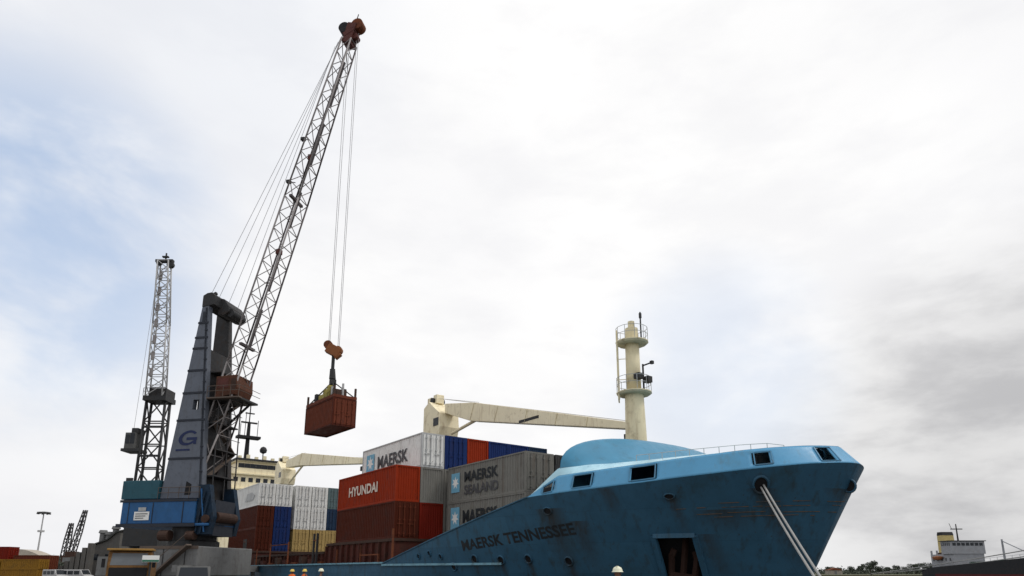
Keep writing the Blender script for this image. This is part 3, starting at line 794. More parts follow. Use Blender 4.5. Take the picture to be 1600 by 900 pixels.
# ------------------------------------------------------------------ lattice helper
def lattice(part, parent, secs, nseg, cw, bw_, mc, mb_, mc2=None, horiz=True, back='rear_chords'):
    """secs: 4-corner sections from foot to tip. The chords are one mesh (the part); every brace is a child of it."""
    rows = []
    tot = sum((sum(b, Vector())/4-sum(a, Vector())/4).length for a, b in zip(secs, secs[1:]))
    m1, m2 = MB(), MB()
    for a, b in zip(secs, secs[1:]):
        L = (sum(b, Vector())/4-sum(a, Vector())/4).length; n = max(1, round(nseg*L/tot))
        for i in range(n): rows.append([a[k].lerp(b[k], i/n) for k in range(4)])
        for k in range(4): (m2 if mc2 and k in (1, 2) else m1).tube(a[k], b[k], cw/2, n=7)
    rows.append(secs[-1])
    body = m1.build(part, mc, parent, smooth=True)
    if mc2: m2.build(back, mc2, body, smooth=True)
    for i in range(len(rows)-1):
        for k in range(4):
            k2 = (k+1) % 4
            p, q_ = (rows[i][k], rows[i+1][k2]) if i % 2 == 0 else (rows[i][k2], rows[i+1][k])
            strut('brace', p, q_, bw_, mb_, body, ROD)
            if horiz and k % 2 == 0: strut('brace', rows[i+1][k], rows[i+1][k2], bw_, mb_, body, ROD)
    return body

# ------------------------------------------------------------------ mobile harbour crane
CR = Vector((-30.5, 65.6, 0)); CRZ = radians(-11)
crane = thing('harbour_crane', 'tall grey and blue harbour crane on the quay with a swirl emblem on its tower', 'crane', CR, CRZ)
CI = Matrix.Rotation(-CRZ, 4, 'Z')
def cl(x, y, z): return CI @ (Vector((x, y, z))-CR)      # world metres to crane metres
def tower():
    prof = lambda z: (-2.70+(z-8.4)*.1130, 1.75-(z-8.4)*.0790)       # left and right edge of the side plates
    z0, z1 = 8.4, 28.75
    m = MB(); hole = (-.55,.1,17.15,17.9)
    def plate(mb, y0, y1, holes):
        xs = sorted(set([0,1]+[h[i] for h in holes for i in (0,1)])); zs = sorted(set([z0,z1]+[h[i] for h in holes for i in (2,3)]))
        for za, zb_ in zip(zs, zs[1:]):
            for fa, fb in zip(xs, xs[1:]):
                if any(h[0] <= fa < h[1] and h[2] <= za < h[3] for h in holes): continue
                P = []
                for z in (za, zb_):
                    l, r = prof(z); P += [l+(r-l)*fa, l+(r-l)*fb]
                mb.prism([(P[0],za),(P[1],za),(P[3],zb_),(P[2],zb_)], y0, y1)
    plate(m, -1.95, -1.35, [(.50,.74,17.0,18.0)])
    t = m.build('tower', M['tower'], crane)
    m = MB()
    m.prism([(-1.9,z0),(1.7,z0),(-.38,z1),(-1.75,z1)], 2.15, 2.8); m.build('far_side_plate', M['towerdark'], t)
    for z in (25.99, 24.43, 23.29, 21.0, 18.70, 15.96, 12.2):
        l, r = prof(z); MB().box(l-.04, r+.04, -2.02, -1.953, z-.10, z+.10).build('seam', M['seam'], t)
    # dark back of the tower up to the cab, ladders and landings between the plates
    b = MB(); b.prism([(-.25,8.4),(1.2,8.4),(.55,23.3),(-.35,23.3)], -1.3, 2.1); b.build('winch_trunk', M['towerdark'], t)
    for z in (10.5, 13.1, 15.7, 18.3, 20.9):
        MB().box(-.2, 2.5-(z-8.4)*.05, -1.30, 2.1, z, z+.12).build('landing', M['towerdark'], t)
    for k, z in enumerate((10.6, 13.2, 15.8)):
        a, b_ = (1.0,-1.2,z), (1.0,2.2,z+2.5)
        if k % 2: a, b_ = (1.0,2.2,z), (1.0,-1.2,z+2.5)
        MB().bar((1.75,a[1],a[2]), (1.75,b_[1],b_[2]), .5, .12).build('stair_flight', M['stair'], t)
    for z in (11.8, 14.4, 17.0, 19.6):
        MB().bar((2.35,-1.3,z), (2.35,2.3,z), .05, .05).build('guard_rail', M['towerdark'], t)
    for y in (-1.3, .5, 2.3): MB().bar((2.3,y,8.4), (2.0,y,21), .09, .09).build('stair_post', M['towerdark'], t)
    MB().prism([(-.15,8.7),(.5,8.7),(.5,9.7),(-.05,10.0)], -1.97, -1.953).build('doorway', M['black'], t)
    MB().box(-.35,-.05,-1.97,-1.952,26.0,27.2).build('inspection_hatch', M['seam'], t)
    for x0, x1 in ((1.45,-.05),(1.58,.06)): MB().tube((x0,-1.99,8.6),(x1,-1.99,27.6),.035,n=6).build('cable_run', M['seam'], t)
    for z in (9.6,10.9,13.3,14.9,17.0,19.8,22.1,25.2):
        l, r = prof(z); MB().box(r-.34,r-.02,-2.03,-1.953,z-.06,z+.06).build('cable_clip', M['seam'], t)
    # emblem: an open swirling ring with a bar, G-like
    em = MB(); cx, cz_, R, r = -.42, 14.2, .90, .56
    n = 26; P = []
    for i in range(n+1):
        a = radians(38)+radians(292)*i/n
        th = .5+.5*sin(pi*i/n)
        P.append((a, R, R-(R-r)*(.35+.65*th)))
    vs = []
    for a, ro, ri in P:
        for rr in (ro, ri): vs.append((cx+rr*cos(a)*1.1+.22*rr*sin(a), -1.975, cz_+rr*sin(a)*.82))
    em.add(vs, [(2*i, 2*i+1, 2*i+3, 2*i+2) for i in range(n)])
    em.box(cx-.15, cx+.98, -1.985, -1.972, cz_-.22, cz_+.05); em.box(cx+.62, cx+.92, -1.982, -1.973, cz_-.62, cz_-.2)
    em.build('emblem', M['logoblue'], t)
    MB().box(cx-1.2, cx+.3, -1.98, -1.955, 12.95, 13.12).build('emblem_line', M['logoblue'], t)
    # head
    h = MB(); h.prism([(-.55,27.7),(.8,27.9),(.8,28.9),(.4,29.25),(-.1,29.2),(-.55,28.95)], -2.0, 2.4)
    h.build('tower_head', M['dark'], t, bevel=.05)
    h = MB(); h.prism([(.5,27.3),(1.2,27.1),(1.75,27.5),(1.7,28.1),(1.1,28.9),(.5,29.05)], -.9, 2.2); h.build('sheave_housing', M['towerdark'], t, bevel=.06)
    MB().tube((1.75,-.6,27.45), (1.75,1.6,27.45), .42, n=16).build('head_sheave', M['dark'], t)
    MB().bar((-.5,-1.2,29.1), (.4,-1.2,29.45), .3, .25).build('head_beam', M['dark'], t)
    # operator's cab, brown, forward of the tower
    c = cl(-28.9, 64, 18.1)
    cb = MB(); cb.prism([(1.6,18.2),(3.7,18.5),(3.95,19.2),(3.85,20.5),(1.6,20.4)], -1.5, 1.3); cb = cb.build('operator_cab', M['cabbrown'], crane, bevel=.06)
    MB().box(1.0, 4.5, -1.7, 1.5, 18.0, 18.18).build('cab_floor', M['dark'], cb)
    MB().box(3.3, 3.8, -1.53, -1.502, 18.95, 20.1).build('cab_window', M['darkbrown'], cb)
    MB().box(1.8, 3.0, -1.53, -1.502, 19.2, 20.2).build('cab_window', M['sheavered'], cb)
    rr = MB()
    for z in (18.75, 19.25): rr.path([(1.2,-2.1,z),(4.6,-2.1,z),(4.6,1.6,z)], .03, 5)
    for x in (1.2,2.1,2.9,3.7,4.6): rr.tube((x,-2.1,18.1),(x,-2.1,19.25),.03,n=5)
    rr.box(1.2,4.7,-2.15,-1.6,17.99,18.12)
    rr.build('cab_gallery', M['stair'], cb)
    for a, b_ in (((1.5,-1,18),(1.2,-1,15.5)),((3.0,-1,18),(1.2,-1,15.6)),((3.9,1,18),(1.2,1,15.6))): MB().bar(a, b_, .18, .18).build('cab_bracket', M['towerdark'], cb)
tower()
def crane_base():
    p = MB(); p.box(-6.6, 3.0, -2.5, 2.5, 5.75, 6.0); p.box(-6.4,1.5,-2.35,2.35,6.0,8.3)
    s = p.build('machine_house', M['craneblue'], crane, bevel=.08)
    MB().box(-6.75, -2.75, -2.2, 2.2, 8.36, 10.15).build('counterweight', M['teal'], s, bevel=.06)
    MB().box(-6.6, 1.6, -2.42, -2.36, 8.05, 8.28).build('house_band', M['seam'], s)
    MB().box(-6.6, 1.7, -2.60, -2.505, 5.7, 6.02).build('house_sill', M['seam'], s)
    for x in (-5.6,-3.0,.2): MB().box(x-.04,x+.04,-2.385,-2.355,6.05,8.0).build('panel_joint', M['seam'], s)
    sg = MB().box(-4.9, -3.3, -2.42, -2.38, 6.35, 7.15).build('name_board', M['white'], s)
    for k in range(3): MB().box(-4.75, -3.45-.2*k, -2.43, -2.422, 6.9-.2*k, 6.98-.2*k).build('print_line', M['lettersgrey'], s)
    MB().box(-4.5, -3.7, -2.42, -2.37, 7.22, 7.55).build('house_emblem', K['lightgrey'], s)
    # dark slewing platform front with the boom foot bearings
    for y0 in (-2.2, 1.6): MB().prism([(1.55,5.0),(3.0,5.0),(3.3,6.6),(2.6,9.6),(1.55,9.6)], y0, y0+.6).build('boom_bracket', M['bracket'], s)
    MB().box(1.55, 3.0, -1.55, 1.55, 4.9, 8.2).build('winch_housing', M['seam'], s)
    MB().tube((3.0,-1.5,6.6),(3.0,1.5,6.6),.5,n=18).build('winch_drum', M['darkbrown'], s)
    MB().tube((2.6,-2.42,6.4),(2.6,-2.22,6.4),.38,n=16).build('winch_flange', M['darkbrown'], s)
    for x0 in (1.7,2.2): MB().bar((x0,-2.32,5.1),(x0+.6,-2.32,9.0),.14,.14).build('hydraulic_hose', M['bracket'], s)
    MB().bar((1.9,-2.35,9.2),(2.6,-2.35,5.2),.10,.10).build('hydraulic_pipe', M['craneblue'], s)
    rr = MB()
    for z in (8.9,9.4): rr.path([(-2.7,-2.3,z),(1.7,-2.3,z)], .03, 5)
    for x in (-2.7,-1.6,-.5,.6,1.7): rr.tube((x,-2.3,8.35),(x,-2.3,9.4),.03,n=5)
    rr.build('house_railing', M['stair'], s)
    # slewing ring and chassis
    MB().lathe([(2.3,3.85),(2.3,4.4),(2.0,4.5),(2.0,5.7)], (0,0,0), 28).build('slewing_ring', M['dark'], crane)
    MB().tube((-1.9,-2.3,4.9),(-.9,-2.3,4.9),.5,n=14).build('slewing_motor', M['darkbrown'], crane)
    MB().tube((.9,-2.3,4.9),(1.7,-2.3,4.9),.42,n=14).build('slewing_motor', M['darkbrown'], crane)
    ch = MB(); ch.box(-2.2, 3.6, -4.3, 4.3, 1.25, 3.85); ch = ch.build('chassis', M['chassis'], crane, bevel=.08)
    MB().box(-2.25, 3.65, -4.36, -4.302, 3.6, 3.88).build('chassis_rail', M['stair'], ch)
    for x in (.2, 2.4): MB().box(x-.04, x+.04, -4.34, -4.302, 1.3, 3.6).build('panel_joint', M['dark'], ch)
    MB().bar((-.2,-4.75,1.3),(3.0,-4.75,3.95),.7,.15).build('stair_flight', M['stair'], ch)
    MB().bar((-.4,-5.05,2.2),(2.8,-5.05,4.9),.05,.05).build('stair_rail', M['stair'], ch)
    MB().box(-3.6,-2.25,-4.2,-1.5,1.3,3.4).build('battery_box', M['dark'], ch)
    for x in (-1.6, 3.0):
        for y in (-6.2, 5.2):
            o = MB().box(x-.35, x+.35, min(y, y*.6), max(y+1, y*.6), 1.6, 2.2); o.tube((x,y+.5,.26),(x,y+.5,2.0),.2,n=10); o.box(x-.8,x+.8,y-.2,y+1.2,0,.25)
            o.build('outrigger', M['chassis'], ch)
    wh = MB().tube((0,-.25,0),(0,.25,0),.62,n=18).mesh('wheel')
    for i in range(4):
        for y in (-3.4, 3.4): obj('wheel', wh, M['rubber'], ch, (-1.6+1.3*i, y, .625))
    for i in range(4): MB().box(-1.7+1.3*i,-1.5+1.3*i,-3.3,3.3,.5,1.3).build('axle', M['dark'], ch)
crane_base()
def boom():
    foot = cl(-30.5, 65.3, 8.8); tip = cl(-17.95, 62.55, 58.4)
    d = (tip-foot).normalized(); side = Vector((0,1,0)); side = (side-d*side.dot(d)).normalized(); up = d.cross(side)*-1
    def sec(t, w, h): c = foot.lerp(tip, t); return [c+side*(w/2*i)+up*(h/2*j) for i, j in ((-1,-1),(1,-1),(1,1),(-1,1))]
    secs = [sec(0,2.3,.6), sec(.12,2.1,1.6), sec(.26,2.05,1.8), sec(.62,1.9,1.65), sec(1,1.45,1.1)]
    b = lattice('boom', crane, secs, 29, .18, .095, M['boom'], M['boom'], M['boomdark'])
    # walkway along the inside
    for t0, t1 in ((.3,.38),(.42,.5),(.56,.64),(.7,.8),(.84,.95)):
        strut('boom_walkway', foot.lerp(tip, t0)+up*.25, foot.lerp(tip, t1)+up*.2, .24, M['boomdark'], b)
    for t in (.3,.62): 
        c = foot.lerp(tip, t); MB().bar(c-side*1.2, c+side*1.2, .3, .25).build('boom_joint', M['boomdark'], b)
    c = foot.lerp(tip, .505); MB().cbox(c, (.5,.5,.5)).build('rope_guide', M['sheavered'], b)
    c = foot.lerp(tip, .72); MB().cbox(c, (.45,.45,.6)).build('rope_guide', M['sheavered'], b)
    for t in (.66, .76):
        c = foot.lerp(tip, t)-up*1.6
        o = MB().cbox(c, (.45,.4,.3)); o.bar(c, c+up*.8, .07, .07); o.build('boom_lamp', M['dark'], b)
    for s_ in (-1, 1): MB().tube(foot+side*(1.3*s_-.3)+Vector((0,0,-.1)), foot+side*(1.3*s_+.3)+Vector((0,0,-.1)), .4, n=12).build('boom_foot_pin', M['dark'], b)
    # head
    T = tip
    hd = MB(); hd.bar(T-d*.4-up*.0, T+d*2.0, 1.3, 1.0); hd.bar(T+d*.4-up*.55, T+d*1.3+up*.4, 1.35, .5); hd.build('boom_head', M['sheavered'], b); h = b
    MB().tube(T+d*1.5-up*.95-side*.5, T+d*1.5-up*.95+side*.5, .62, n=18).build('luffing_sheave', M['black'], h)
    MB().tube(T+d*2.05+up*.5-side*.5, T+d*2.05+up*.5+side*.5, .66, n=18).build('hoist_sheave', M['rust'], h)
    MB().tube(T+d*.6+up*.6-side*.4, T+d*.6+up*.6+side*.4, .38, n=14).build('hoist_sheave', M['sheavered'], h)
    MB().tube(T+d*2.4, T+d*3.6-Vector((0,0,0)), .05, n=6).build('wind_gauge', M['dark'], h)
    # pendants from tower head
    A = T+d*1.5-up*1.3
    for k, (x, y, z) in enumerate(((-.4,-1.2,29.0),(.1,-.4,29.2),(.6,.6,29.0),(1.3,1.2,28.6))):
        strut('luffing_rope', (x,y,z), A+side*(.35-.22*k)-d*(.8*k), .052, M['rope'], b, ROD)
    return T+d*1.4+up*.5

HO = boom()
CM = Matrix.Translation(CR) @ Matrix.Rotation(CRZ, 4, 'Z')
def hook_and_load():
    top = CM @ HO
    hb = Vector((top.x-.30, top.y, 22.4))
    loc = lambda p: CI @ (Vector(p)-CR)
    # hook block is a part of the crane
    m = MB(); c = hb
    m.bar(loc(c+Vector((-.55,0,.5))), loc(c+Vector((.65,0,-.15))), .7, 1.0); m.bar(loc(c+Vector((-.1,0,.3))), loc(c+Vector((.6,0,-.5))), .6, .7)
    k = m.build('hook_block', M['hook'], crane, bevel=.05)
    MB().tube(loc(c+Vector((-.5,-.3,.75))), loc(c+Vector((-.5,.3,.75))), .42, n=14).build('block_sheave', M['rust'], k)
    MB().tube(loc(c+Vector((.5,-.3,.2))), loc(c+Vector((.5,.3,.2))), .40, n=14).build('block_sheave', M['hook'], k)
    MB().tube(loc(c+Vector((.05,0,-.3))), loc(c+Vector((.05,0,-1.9))), .17, n=8).tube(loc(c+Vector((.05,0,-1.7))), loc(c+Vector((.1,0,-2.7))), .26, .34, n=8).build('hook_shank', M['dark'], k)
    for dx, tx in ((-.5,-1.0),(-.38,-.75),(.42,.0),(.55,.2)):
        strut('hoist_rope', loc(c+Vector((dx,0,.6))), loc(Vector((top.x+tx,top.y,top.z-.2))), .05, M['rope'], crane, ROD)
    # box
    L, w, h = 6.06, 2.35, 2.6
    rz = atan2(-sin(radians(50)), cos(radians(50)))
    ctr = Vector((hb.x+.10, hb.y, 14.55))
    dx = Vector((cos(rz), sin(rz), 0)); dy = Vector((-sin(rz), cos(rz), 0))
    o = ctr-dx*L/2-dy*w/2
    t = container('rusty brown container hanging in the air from the harbour crane', K['rustbox'], o, L, w, h, rz=rz, framemat=K['brown'])
    # lifting frame
    sp = thing('lifting_frame', 'dirty yellow lifting frame clamped on top of the hanging container', 'spreader', ctr+Vector((0,0,h)), rz)
    f = MB()
    for y in (-w/2+.12, w/2-.12): f.box(-L/2, L/2, y-.11, y+.11, .04, .32)
    for x in (-L/2+.12, 0, L/2-.12): f.box(x-.12, x+.12, -w/2+.231, w/2-.231, .04, .30)
    f.build('frame', K['rustbox'], sp)
    MB().box(-1.1, .9, -.8, .8, .33, .95).tube((-.2,-.6,1.1),(-.2,.6,1.1),.42,n=12).build('motor_housing', M['spreader'], sp)
    MB().box(-1.9, -1.2, -.6, .5, .33, .8).build('battery_case', M['dark'], sp)
    MB().box(1.2, 2.0, -.5, .6, .33, 1.1).build('hydraulic_unit', M['darkbrown'], sp)
    MB().tube((.1,0,.95),(.1,0,2.2),.26,.2,n=10).cbox((.1,0,2.2),(.5,.5,.5)).build('swivel', M['dark'], sp)
    for k, (x, y, hh) in enumerate(((-2.3,.5,.9),(-1.6,-.7,1.2),(-.9,.6,1.5),(.9,-.6,1.6),(1.5,.5,1.3),(2.4,-.5,.9))): MB().box(x-.22,x+.22,y-.2,y+.2,.33,hh).build('hydraulic_box', (M['spreader'],M['dark'],M['darkbrown'])[k % 3], sp)
    for x in (-2.8, 2.8):
        for y in (-1, 1): 
            MB().bar((x,y,.3),(.1,0,2.3),.09,.09).build('sling_leg', M['dark'], sp)
    for x in (-2.9, 2.9):
        for y in (-1.05, 1.05): MB().box(x-.08,x+.08,y-.08,y+.08,.3,1.15).build('corner_guide', M['darkbrown'], sp)
    for x, y, hh in ((2.0,.2,1.7),(1.4,-.6,1.4)): MB().tube((x,y,.3),(x,y,hh),.11,n=8).build('hose_reel_post', M['boompale'], sp)
hook_and_load()

# ------------------------------------------------------------------ second crane, lattice tower
def second_crane():
    p0 = Vector((-51.4, 95, 0))
    t = thing('harbour_crane', 'pale grey lattice crane with an upright jib standing behind the taller crane', 'crane', p0, 0)
    MB().box(-4, 4, -3, 5, 1.1, 3.6).build('chassis', M['chassis'], t)
    wh = MB().tube((0,-.25,0),(0,.25,0),.6,n=14).mesh('wheel')
    for i in range(5):
        for y in (-2.4, 4.3): obj('wheel', wh, M['rubber'], t, (-3+1.5*i, y, .6))
    for i in range(5): MB().box(-3.1+1.5*i, -2.9+1.5*i, -2.3, 4.2, .5, 1.15).build('axle', M['dark'], t)
    MB().lathe([(2,3.6),(2,5)], (0,1,0), 20).build('slewing_ring', M['dark'], t)
    MB().box(-1.6, 3.2, -2, 6, 5, 9.2).build('machine_house', M['dark'], t)
    def sq(cx, cy, z, w, d): return [Vector((cx-w/2,cy-d/2,z)),Vector((cx+w/2,cy-d/2,z)),Vector((cx+w/2,cy+d/2,z)),Vector((cx-w/2,cy+d/2,z))]
    lattice('tower', t, [sq(-.10,0,9.2,3.1,1.6), sq(-.15,0,26,2.7,1.4)], 5, .40, .20, M['dark'], M['towerdark'])
    for z in (13.4,17.6,21.8):
        MB().box(-1.6,1.4,-1.0,-.75,z-.15,z+.15).build('tower_beam', M['dark'], t)
    MB().box(-1.7, 1.6, -1.5, 1.5, 25.6, 26.3).build('top_platform', M['dark'], t)
    MB().box(-1.0, 1.5, -1.3, 1.3, 26.3, 27.4).build('platform_cabin', M['towerdark'], t)
    rr = MB()
    for z in (26.9,27.4): rr.path([(-1.7,-1.5,z),(1.6,-1.5,z)], .04, 5)
    for x in (-1.7,-.8,0,.8,1.6): rr.tube((x,-1.5,26.3),(x,-1.5,27.4),.04,n=5)
    rr.build('platform_railing', M['dark'], t)
    cab = MB().box(-3.6,-2.1,-1.2,1.0,18.6,20.9).build('operator_cab', M['cabgrey'], t)
    MB().box(-3.9,-1.5,-1.4,1.2,18.2,18.59).build('cab_floor', M['dark'], cab)
    MB().box(-3.5,-2.95,-1.23,-1.202,19.3,20.6).build('cab_window', M['glass'], cab)
    MB().box(-2.85,-2.25,-1.23,-1.202,19.3,20.8).build('cab_window', M['glass'], cab)
    MB().box(-2.9,-2.0,-1.0,.8,20.9,21.6).build('cab_roof', M['dark'], cab)
    MB().box(-2.6,-1.7,-1.3,-1.1,13.9,14.4).build('step_landing', M['dark'], t)
    b = lattice('jib', t, [sq(.0,-1.2,26.2,2.4,1.2), sq(-.3,-1.6,37,2.0,1.1), sq(-.85,-2.0,47.0,1.6,.9)], 14, .22, .13, M['boompale'], M['boompale'])
    MB().box(-2.1,.5,-2.3,-1.7,46.8,47.2).tube((-1.6,-2.2,46.7),(-1.6,-1.8,46.7),.4,n=10).tube((.15,-2.3,46.4),(.15,-1.7,46.4),.5,n=10).tube((-.7,-2,47),(-.7,-2,48.3),.12,n=6).box(-1.2,-.3,-2.2,-1.8,47.6,47.8).build('jib_head', M['dark'], b)
    for z in (29,31.5,34,36.5,39,41.5,44): MB().box(-.75-(z-26)*.03,-.35-(z-26)*.03,-2.2,-1.9,z,z+1.2).build('walkway_plate', M['boom'], b)
    for a, c in (((-3.2,0,21.4),(-1.6,-2.0,46.7)),((1.3,-1.3,27.4),(.2,-2,46.5))): strut('rope', a, c, .05, M['rope'], t, ROD)
second_crane()

# ------------------------------------------------------------------ mooring ropes, bollard
def bollard(p, label):
    t = thing('bollard', label, 'bollard', p)
    MB().lathe([(.36,0),(.36,.06),(.22,.1),(.2,.38),(.34,.48),(.34,.56),(.2,.62)], (0,0,0), 16).build('post', M['dark'], t, smooth=True)
    return t
bp = W(34.1, -3.0)
bollard(bp, 'cast iron bollard on the quay edge ahead of the blue bow')
def rope(label, a, b, r, sag, name='mooring_rope', group=None):
    a, b = Vector(a), Vector(b); P = []
    for i in range(13):
        t = i/12; p = a.lerp(b, t); p.z -= sag*4*t*(1-t); P.append(p)
    o = MB().path(P, r, 7).build(name, M['hawser']); tag(o, label, 'rope', group); return o
fl = W(*on_hull(26.36, 5.55, .02))
rope('mooring rope from the bow fairlead, upper of the pair against the blue hull', fl+Vector((.12,0,.0)), bp+Vector((.12,.1,.40)), .045, .10, group='mooring ropes of the blue ship')
rope('mooring rope from the bow fairlead, lower of the pair against the blue hull', fl+Vector((.0,0,-.12)), bp+Vector((-.10,-.1,.34)), .045, .16, group='mooring ropes of the blue ship')

# ------------------------------------------------------------------ people (only helmets reach into the picture)
def person(p, label, helmet, vest, rz=0., h=1.74):
    t = thing('person', label, 'person', p, rz)
    k = h/1.74
    J = dict(pel=(0,0,.95),sp=(0,.0,1.15),ch=(0,.01,1.36),nk=(0,0,1.5),hd=(0,-.02,1.60),tp=(0,-.01,1.69))
    V = [J[x] for x in ('pel','sp','ch','nk','hd','tp')]; R = [.13,.125,.14,.058,.088,.078]
    E = [(0,1),(1,2),(2,3),(3,4),(4,5)]
    for s in (-1,1):
        b = len(V)
        V += [(.09*s,0,.88),(.10*s,-.02,.5),(.10*s,.02,.09),(.105*s,-.13,.035)]; R += [.09,.062,.045,.035]
        E += [(0,b),(b,b+1),(b+1,b+2),(b+2,b+3)]
        b = len(V)
        V += [(.19*s,0,1.41),(.24*s,.02,1.14),(.25*s,-.08,.90),(.25*s,-.12,.82)]; R += [.062,.042,.032,.035]
        E += [(2,b),(b,b+1),(b+1,b+2),(b+2,b+3)]
        for f in range(4):
            c = len(V); V += [(.25*s+.02*s*(f-1.5)*.9,-.13-.012*f,.77),(.25*s+.02*s*(f-1.5),-.14,.735)]; R += [.010,.008]; E += [(b+3,c),(c,c+1)]
        c = len(V); V += [(.215*s,-.155,.80),(.215*s,-.17,.765)]; R += [.011,.009]; E += [(b+3,c),(c,c+1)]
    V = [(x*k,y*k,z*k) for x,y,z in V]
    me = bpy.data.meshes.new('body'); me.from_pydata(V, E, []); me.materials.append(None)
    o = obj('body', me, M['skin'], t)
    o.modifiers.new('skin', 'SKIN'); sub = o.modifiers.new('smooth', 'SUBSURF'); sub.levels = 1; sub.render_levels = 1
    for i, d in enumerate(me.skin_vertices[0].data): d.radius = (R[i]*k, R[i]*k); d.use_root = (i == 0)
    MB().lathe([(.15,.86),(.17,.95),(.165,1.1),(.19,1.3),(.185,1.40),(.09,1.48)], (0,0,0), 16).build('vest', vest, t, smooth=True).scale = (k*1.12,k*.85,k)
    lg = MB()
    for s in (-1,1): lg.tube((.09*s,0,.94),(.10*s,-.02,.5),.115,.085,n=12).tube((.10*s,-.02,.5),(.10*s,.02,.1),.085,.075,n=12)
    lg.build('trousers', M['cloth'], t, smooth=True).scale = (k,k,k)
    bt = MB()
    for s in (-1,1): bt.box(.055*s-.05*(s<0)-.0 if s<0 else .055, (.055+.1) if s>0 else -.055+.045, -.18, .09, 0, .11)
    bt.build('boots', M['rubber'], t, bevel=.02).scale = (k,k,k)
    hm = MB().lathe([(.165,1.635),(.15,1.65),(.135,1.66),(.13,1.70),(.108,1.745),(.065,1.775),(.02,1.785)], (0,0,0), 18)
    hm.bar((0,-.09,1.78),(0,.09,1.78),.035,.03)
    hm.build('helmet', helmet, t, smooth=True).scale = (k,k*1.08,k)
    fc = MB().cbox((0,-.115,1.585),(.022,.03,.045))
    for s in (-1,1): fc.cbox((.033*s,-.102,1.615),(.022,.012,.01)); fc.cbox((.088*s,.0,1.59),(.014,.03,.05))
    fc.cbox((0,-.105,1.54),(.045,.012,.012))
    fc.build('face', M['skin'], t).scale = (k,k,k)
    return t
person((2.84,18.6,0), 'person in a white hard hat standing close in front of the blue bow', M['helmet'], M['vest'], radians(160), 1.74)
person((-14.3,45,0), 'person in an orange vest on the quay, left one of a pair', M['helmety'], M['vest'], radians(20), 1.76)
person((-13.55,45.2,0), 'person in an orange vest on the quay, right one of a pair', M['helmety'], M['vest'], radians(-50), 1.76)
person((-11.04,40,0), 'person in a white hard hat alone on the quay right of the orange vested pair', M['helmet'], M['cloth'], radians(100), 1.77)

# ------------------------------------------------------------------ vehicles and yard on the left
def wheel_parts(t, pts, r, w):
    wm = MB().tube((-w/2,0,0),(w/2,0,0),r,n=20).mesh('wheel'); rm = MB().tube((-w/2-.01,0,0),(w/2+.01,0,0),r*.55,n=14).mesh('rim')
    for p in pts:
        o = obj('wheel', wm, M['rubber'], t, p); obj('rim', rm, M['chassis'], o)
def truck():
    t = thing('truck', 'orange yellow truck with a boxy cab parked left of the tall crane', 'truck', (-25.0,45,0), radians(24))
    c = MB().prism([(0,1.0),(0,2.0),(.25,2.95),(2.0,2.98),(2.0,1.0)], -1.25, 1.25, 'x').build('cab', M['truckpaint'], t, bevel=.06)
    MB().box(-1.35,1.35,-.05,2.1,2.99,3.12).build('roof_visor', M['truckroof'], c, bevel=.03)
    MB().add([(-1.08,-.005,2.05),(1.08,-.005,2.05),(1.02,.20,2.82),(-1.02,.20,2.82)], [(0,1,2,3)]).build('windscreen', M['truckglass'], c)
    MB().box(-1.1,1.1,-.03,.01,1.1,1.9).build('grille', M['black'], c)
    for x in (-1.0,1.0): MB().tube((x,-.05,1.2),(x,.02,1.2),.13,n=14).build('headlight', M['white'], c)
    for x in (-1.45,1.45): MB().box(x-.1,x+.1,-.1,.0,1.9,2.45).build('mirror', M['black'], c)
    MB().box(-1.28,1.28,-.2,.05,.65,1.0).build('bumper', M['dark'], t)
    MB().box(-.5,.5,0,7.5,.75,.99).build('frame', M['dark'], t)
    MB().box(-1.25,1.25,2.4,7.5,1.05,1.25).build('load_bed', M['dark'], t)
    wheel_parts(t, [(x,y,.5) for x in (-1.0,1.0) for y in (.9,5.2,6.5)], .5, .32)
    b = MB().box(-1.2,1.2,2.5,7.4,1.25,2.75).build('tank_body', M['truckpaint'], t, bevel=.1)
    pn = MB().box(.75, 1.75, -.30, -.22, 2.25, 2.68).build('side_board', M['white'], t)
    MB().box(.76, 1.74, -.312, -.301, 2.27, 2.40).build('stripe', M['green'], pn)
    MB().box(1.2, 1.3, -.22, .1, 1.0, 2.3).build('board_post', M['dark'], t)
M['truckpaint'] = mat('truck_orange', (.17,.085,.026), .7, dirt=(.03,.022,.018), dirt_amt=.6)
M['truckroof'] = mat('truck_yellow', (.30,.17,.045), .6, dirt=(.1,.06,.03), dirt_amt=.4)
M['truckglass'] = mat('truck_windscreen', (.12,.13,.14), .2)
M['green'] = mat('green_stripe', (.03,.14,.09), .5)
truck()
def van(label, loc, rz, m):
    t = thing('van', label, 'van', loc, rz)
    b = MB().prism([(0,.4),(0,1.0),(.55,1.15),(1.1,1.93),(4.6,1.95),(4.6,.4)], -.88, .88, 'x').build('body', m, t, bevel=.06)
    MB().add([(-.78,.575,1.22),(.78,.575,1.22),(.70,1.055,1.88),(-.70,1.055,1.88)], [(0,1,2,3)]).build('windscreen', M['glass'], b)
    for s in (-1,1):
        for k in range(3): MB().box(.882*s-.006,.882*s+.006,1.2+1.1*k,2.15+1.1*k,1.2,1.75).build('side_window', M['glass'], b)
        MB().tube((.62*s,-.04,.78),(.62*s,.01,.78),.12,n=12).build('headlight', M['white'], b)
    MB().box(-.88,.88,-.1,.05,.38,.6).build('bumper', M['dark'], t)
    wheel_parts(t, [(x,y,.33) for x in (-.78,.78) for y in (.85,3.7)], .33, .2)
    return t
van('dark grey van with a black windscreen in front of the crane chassis', (-17.7,38.5,0), radians(26), M['cabgrey'])
van('pale van parked far back near the two distant cranes', (-68.6,106,0), radians(60), M['boompale'])
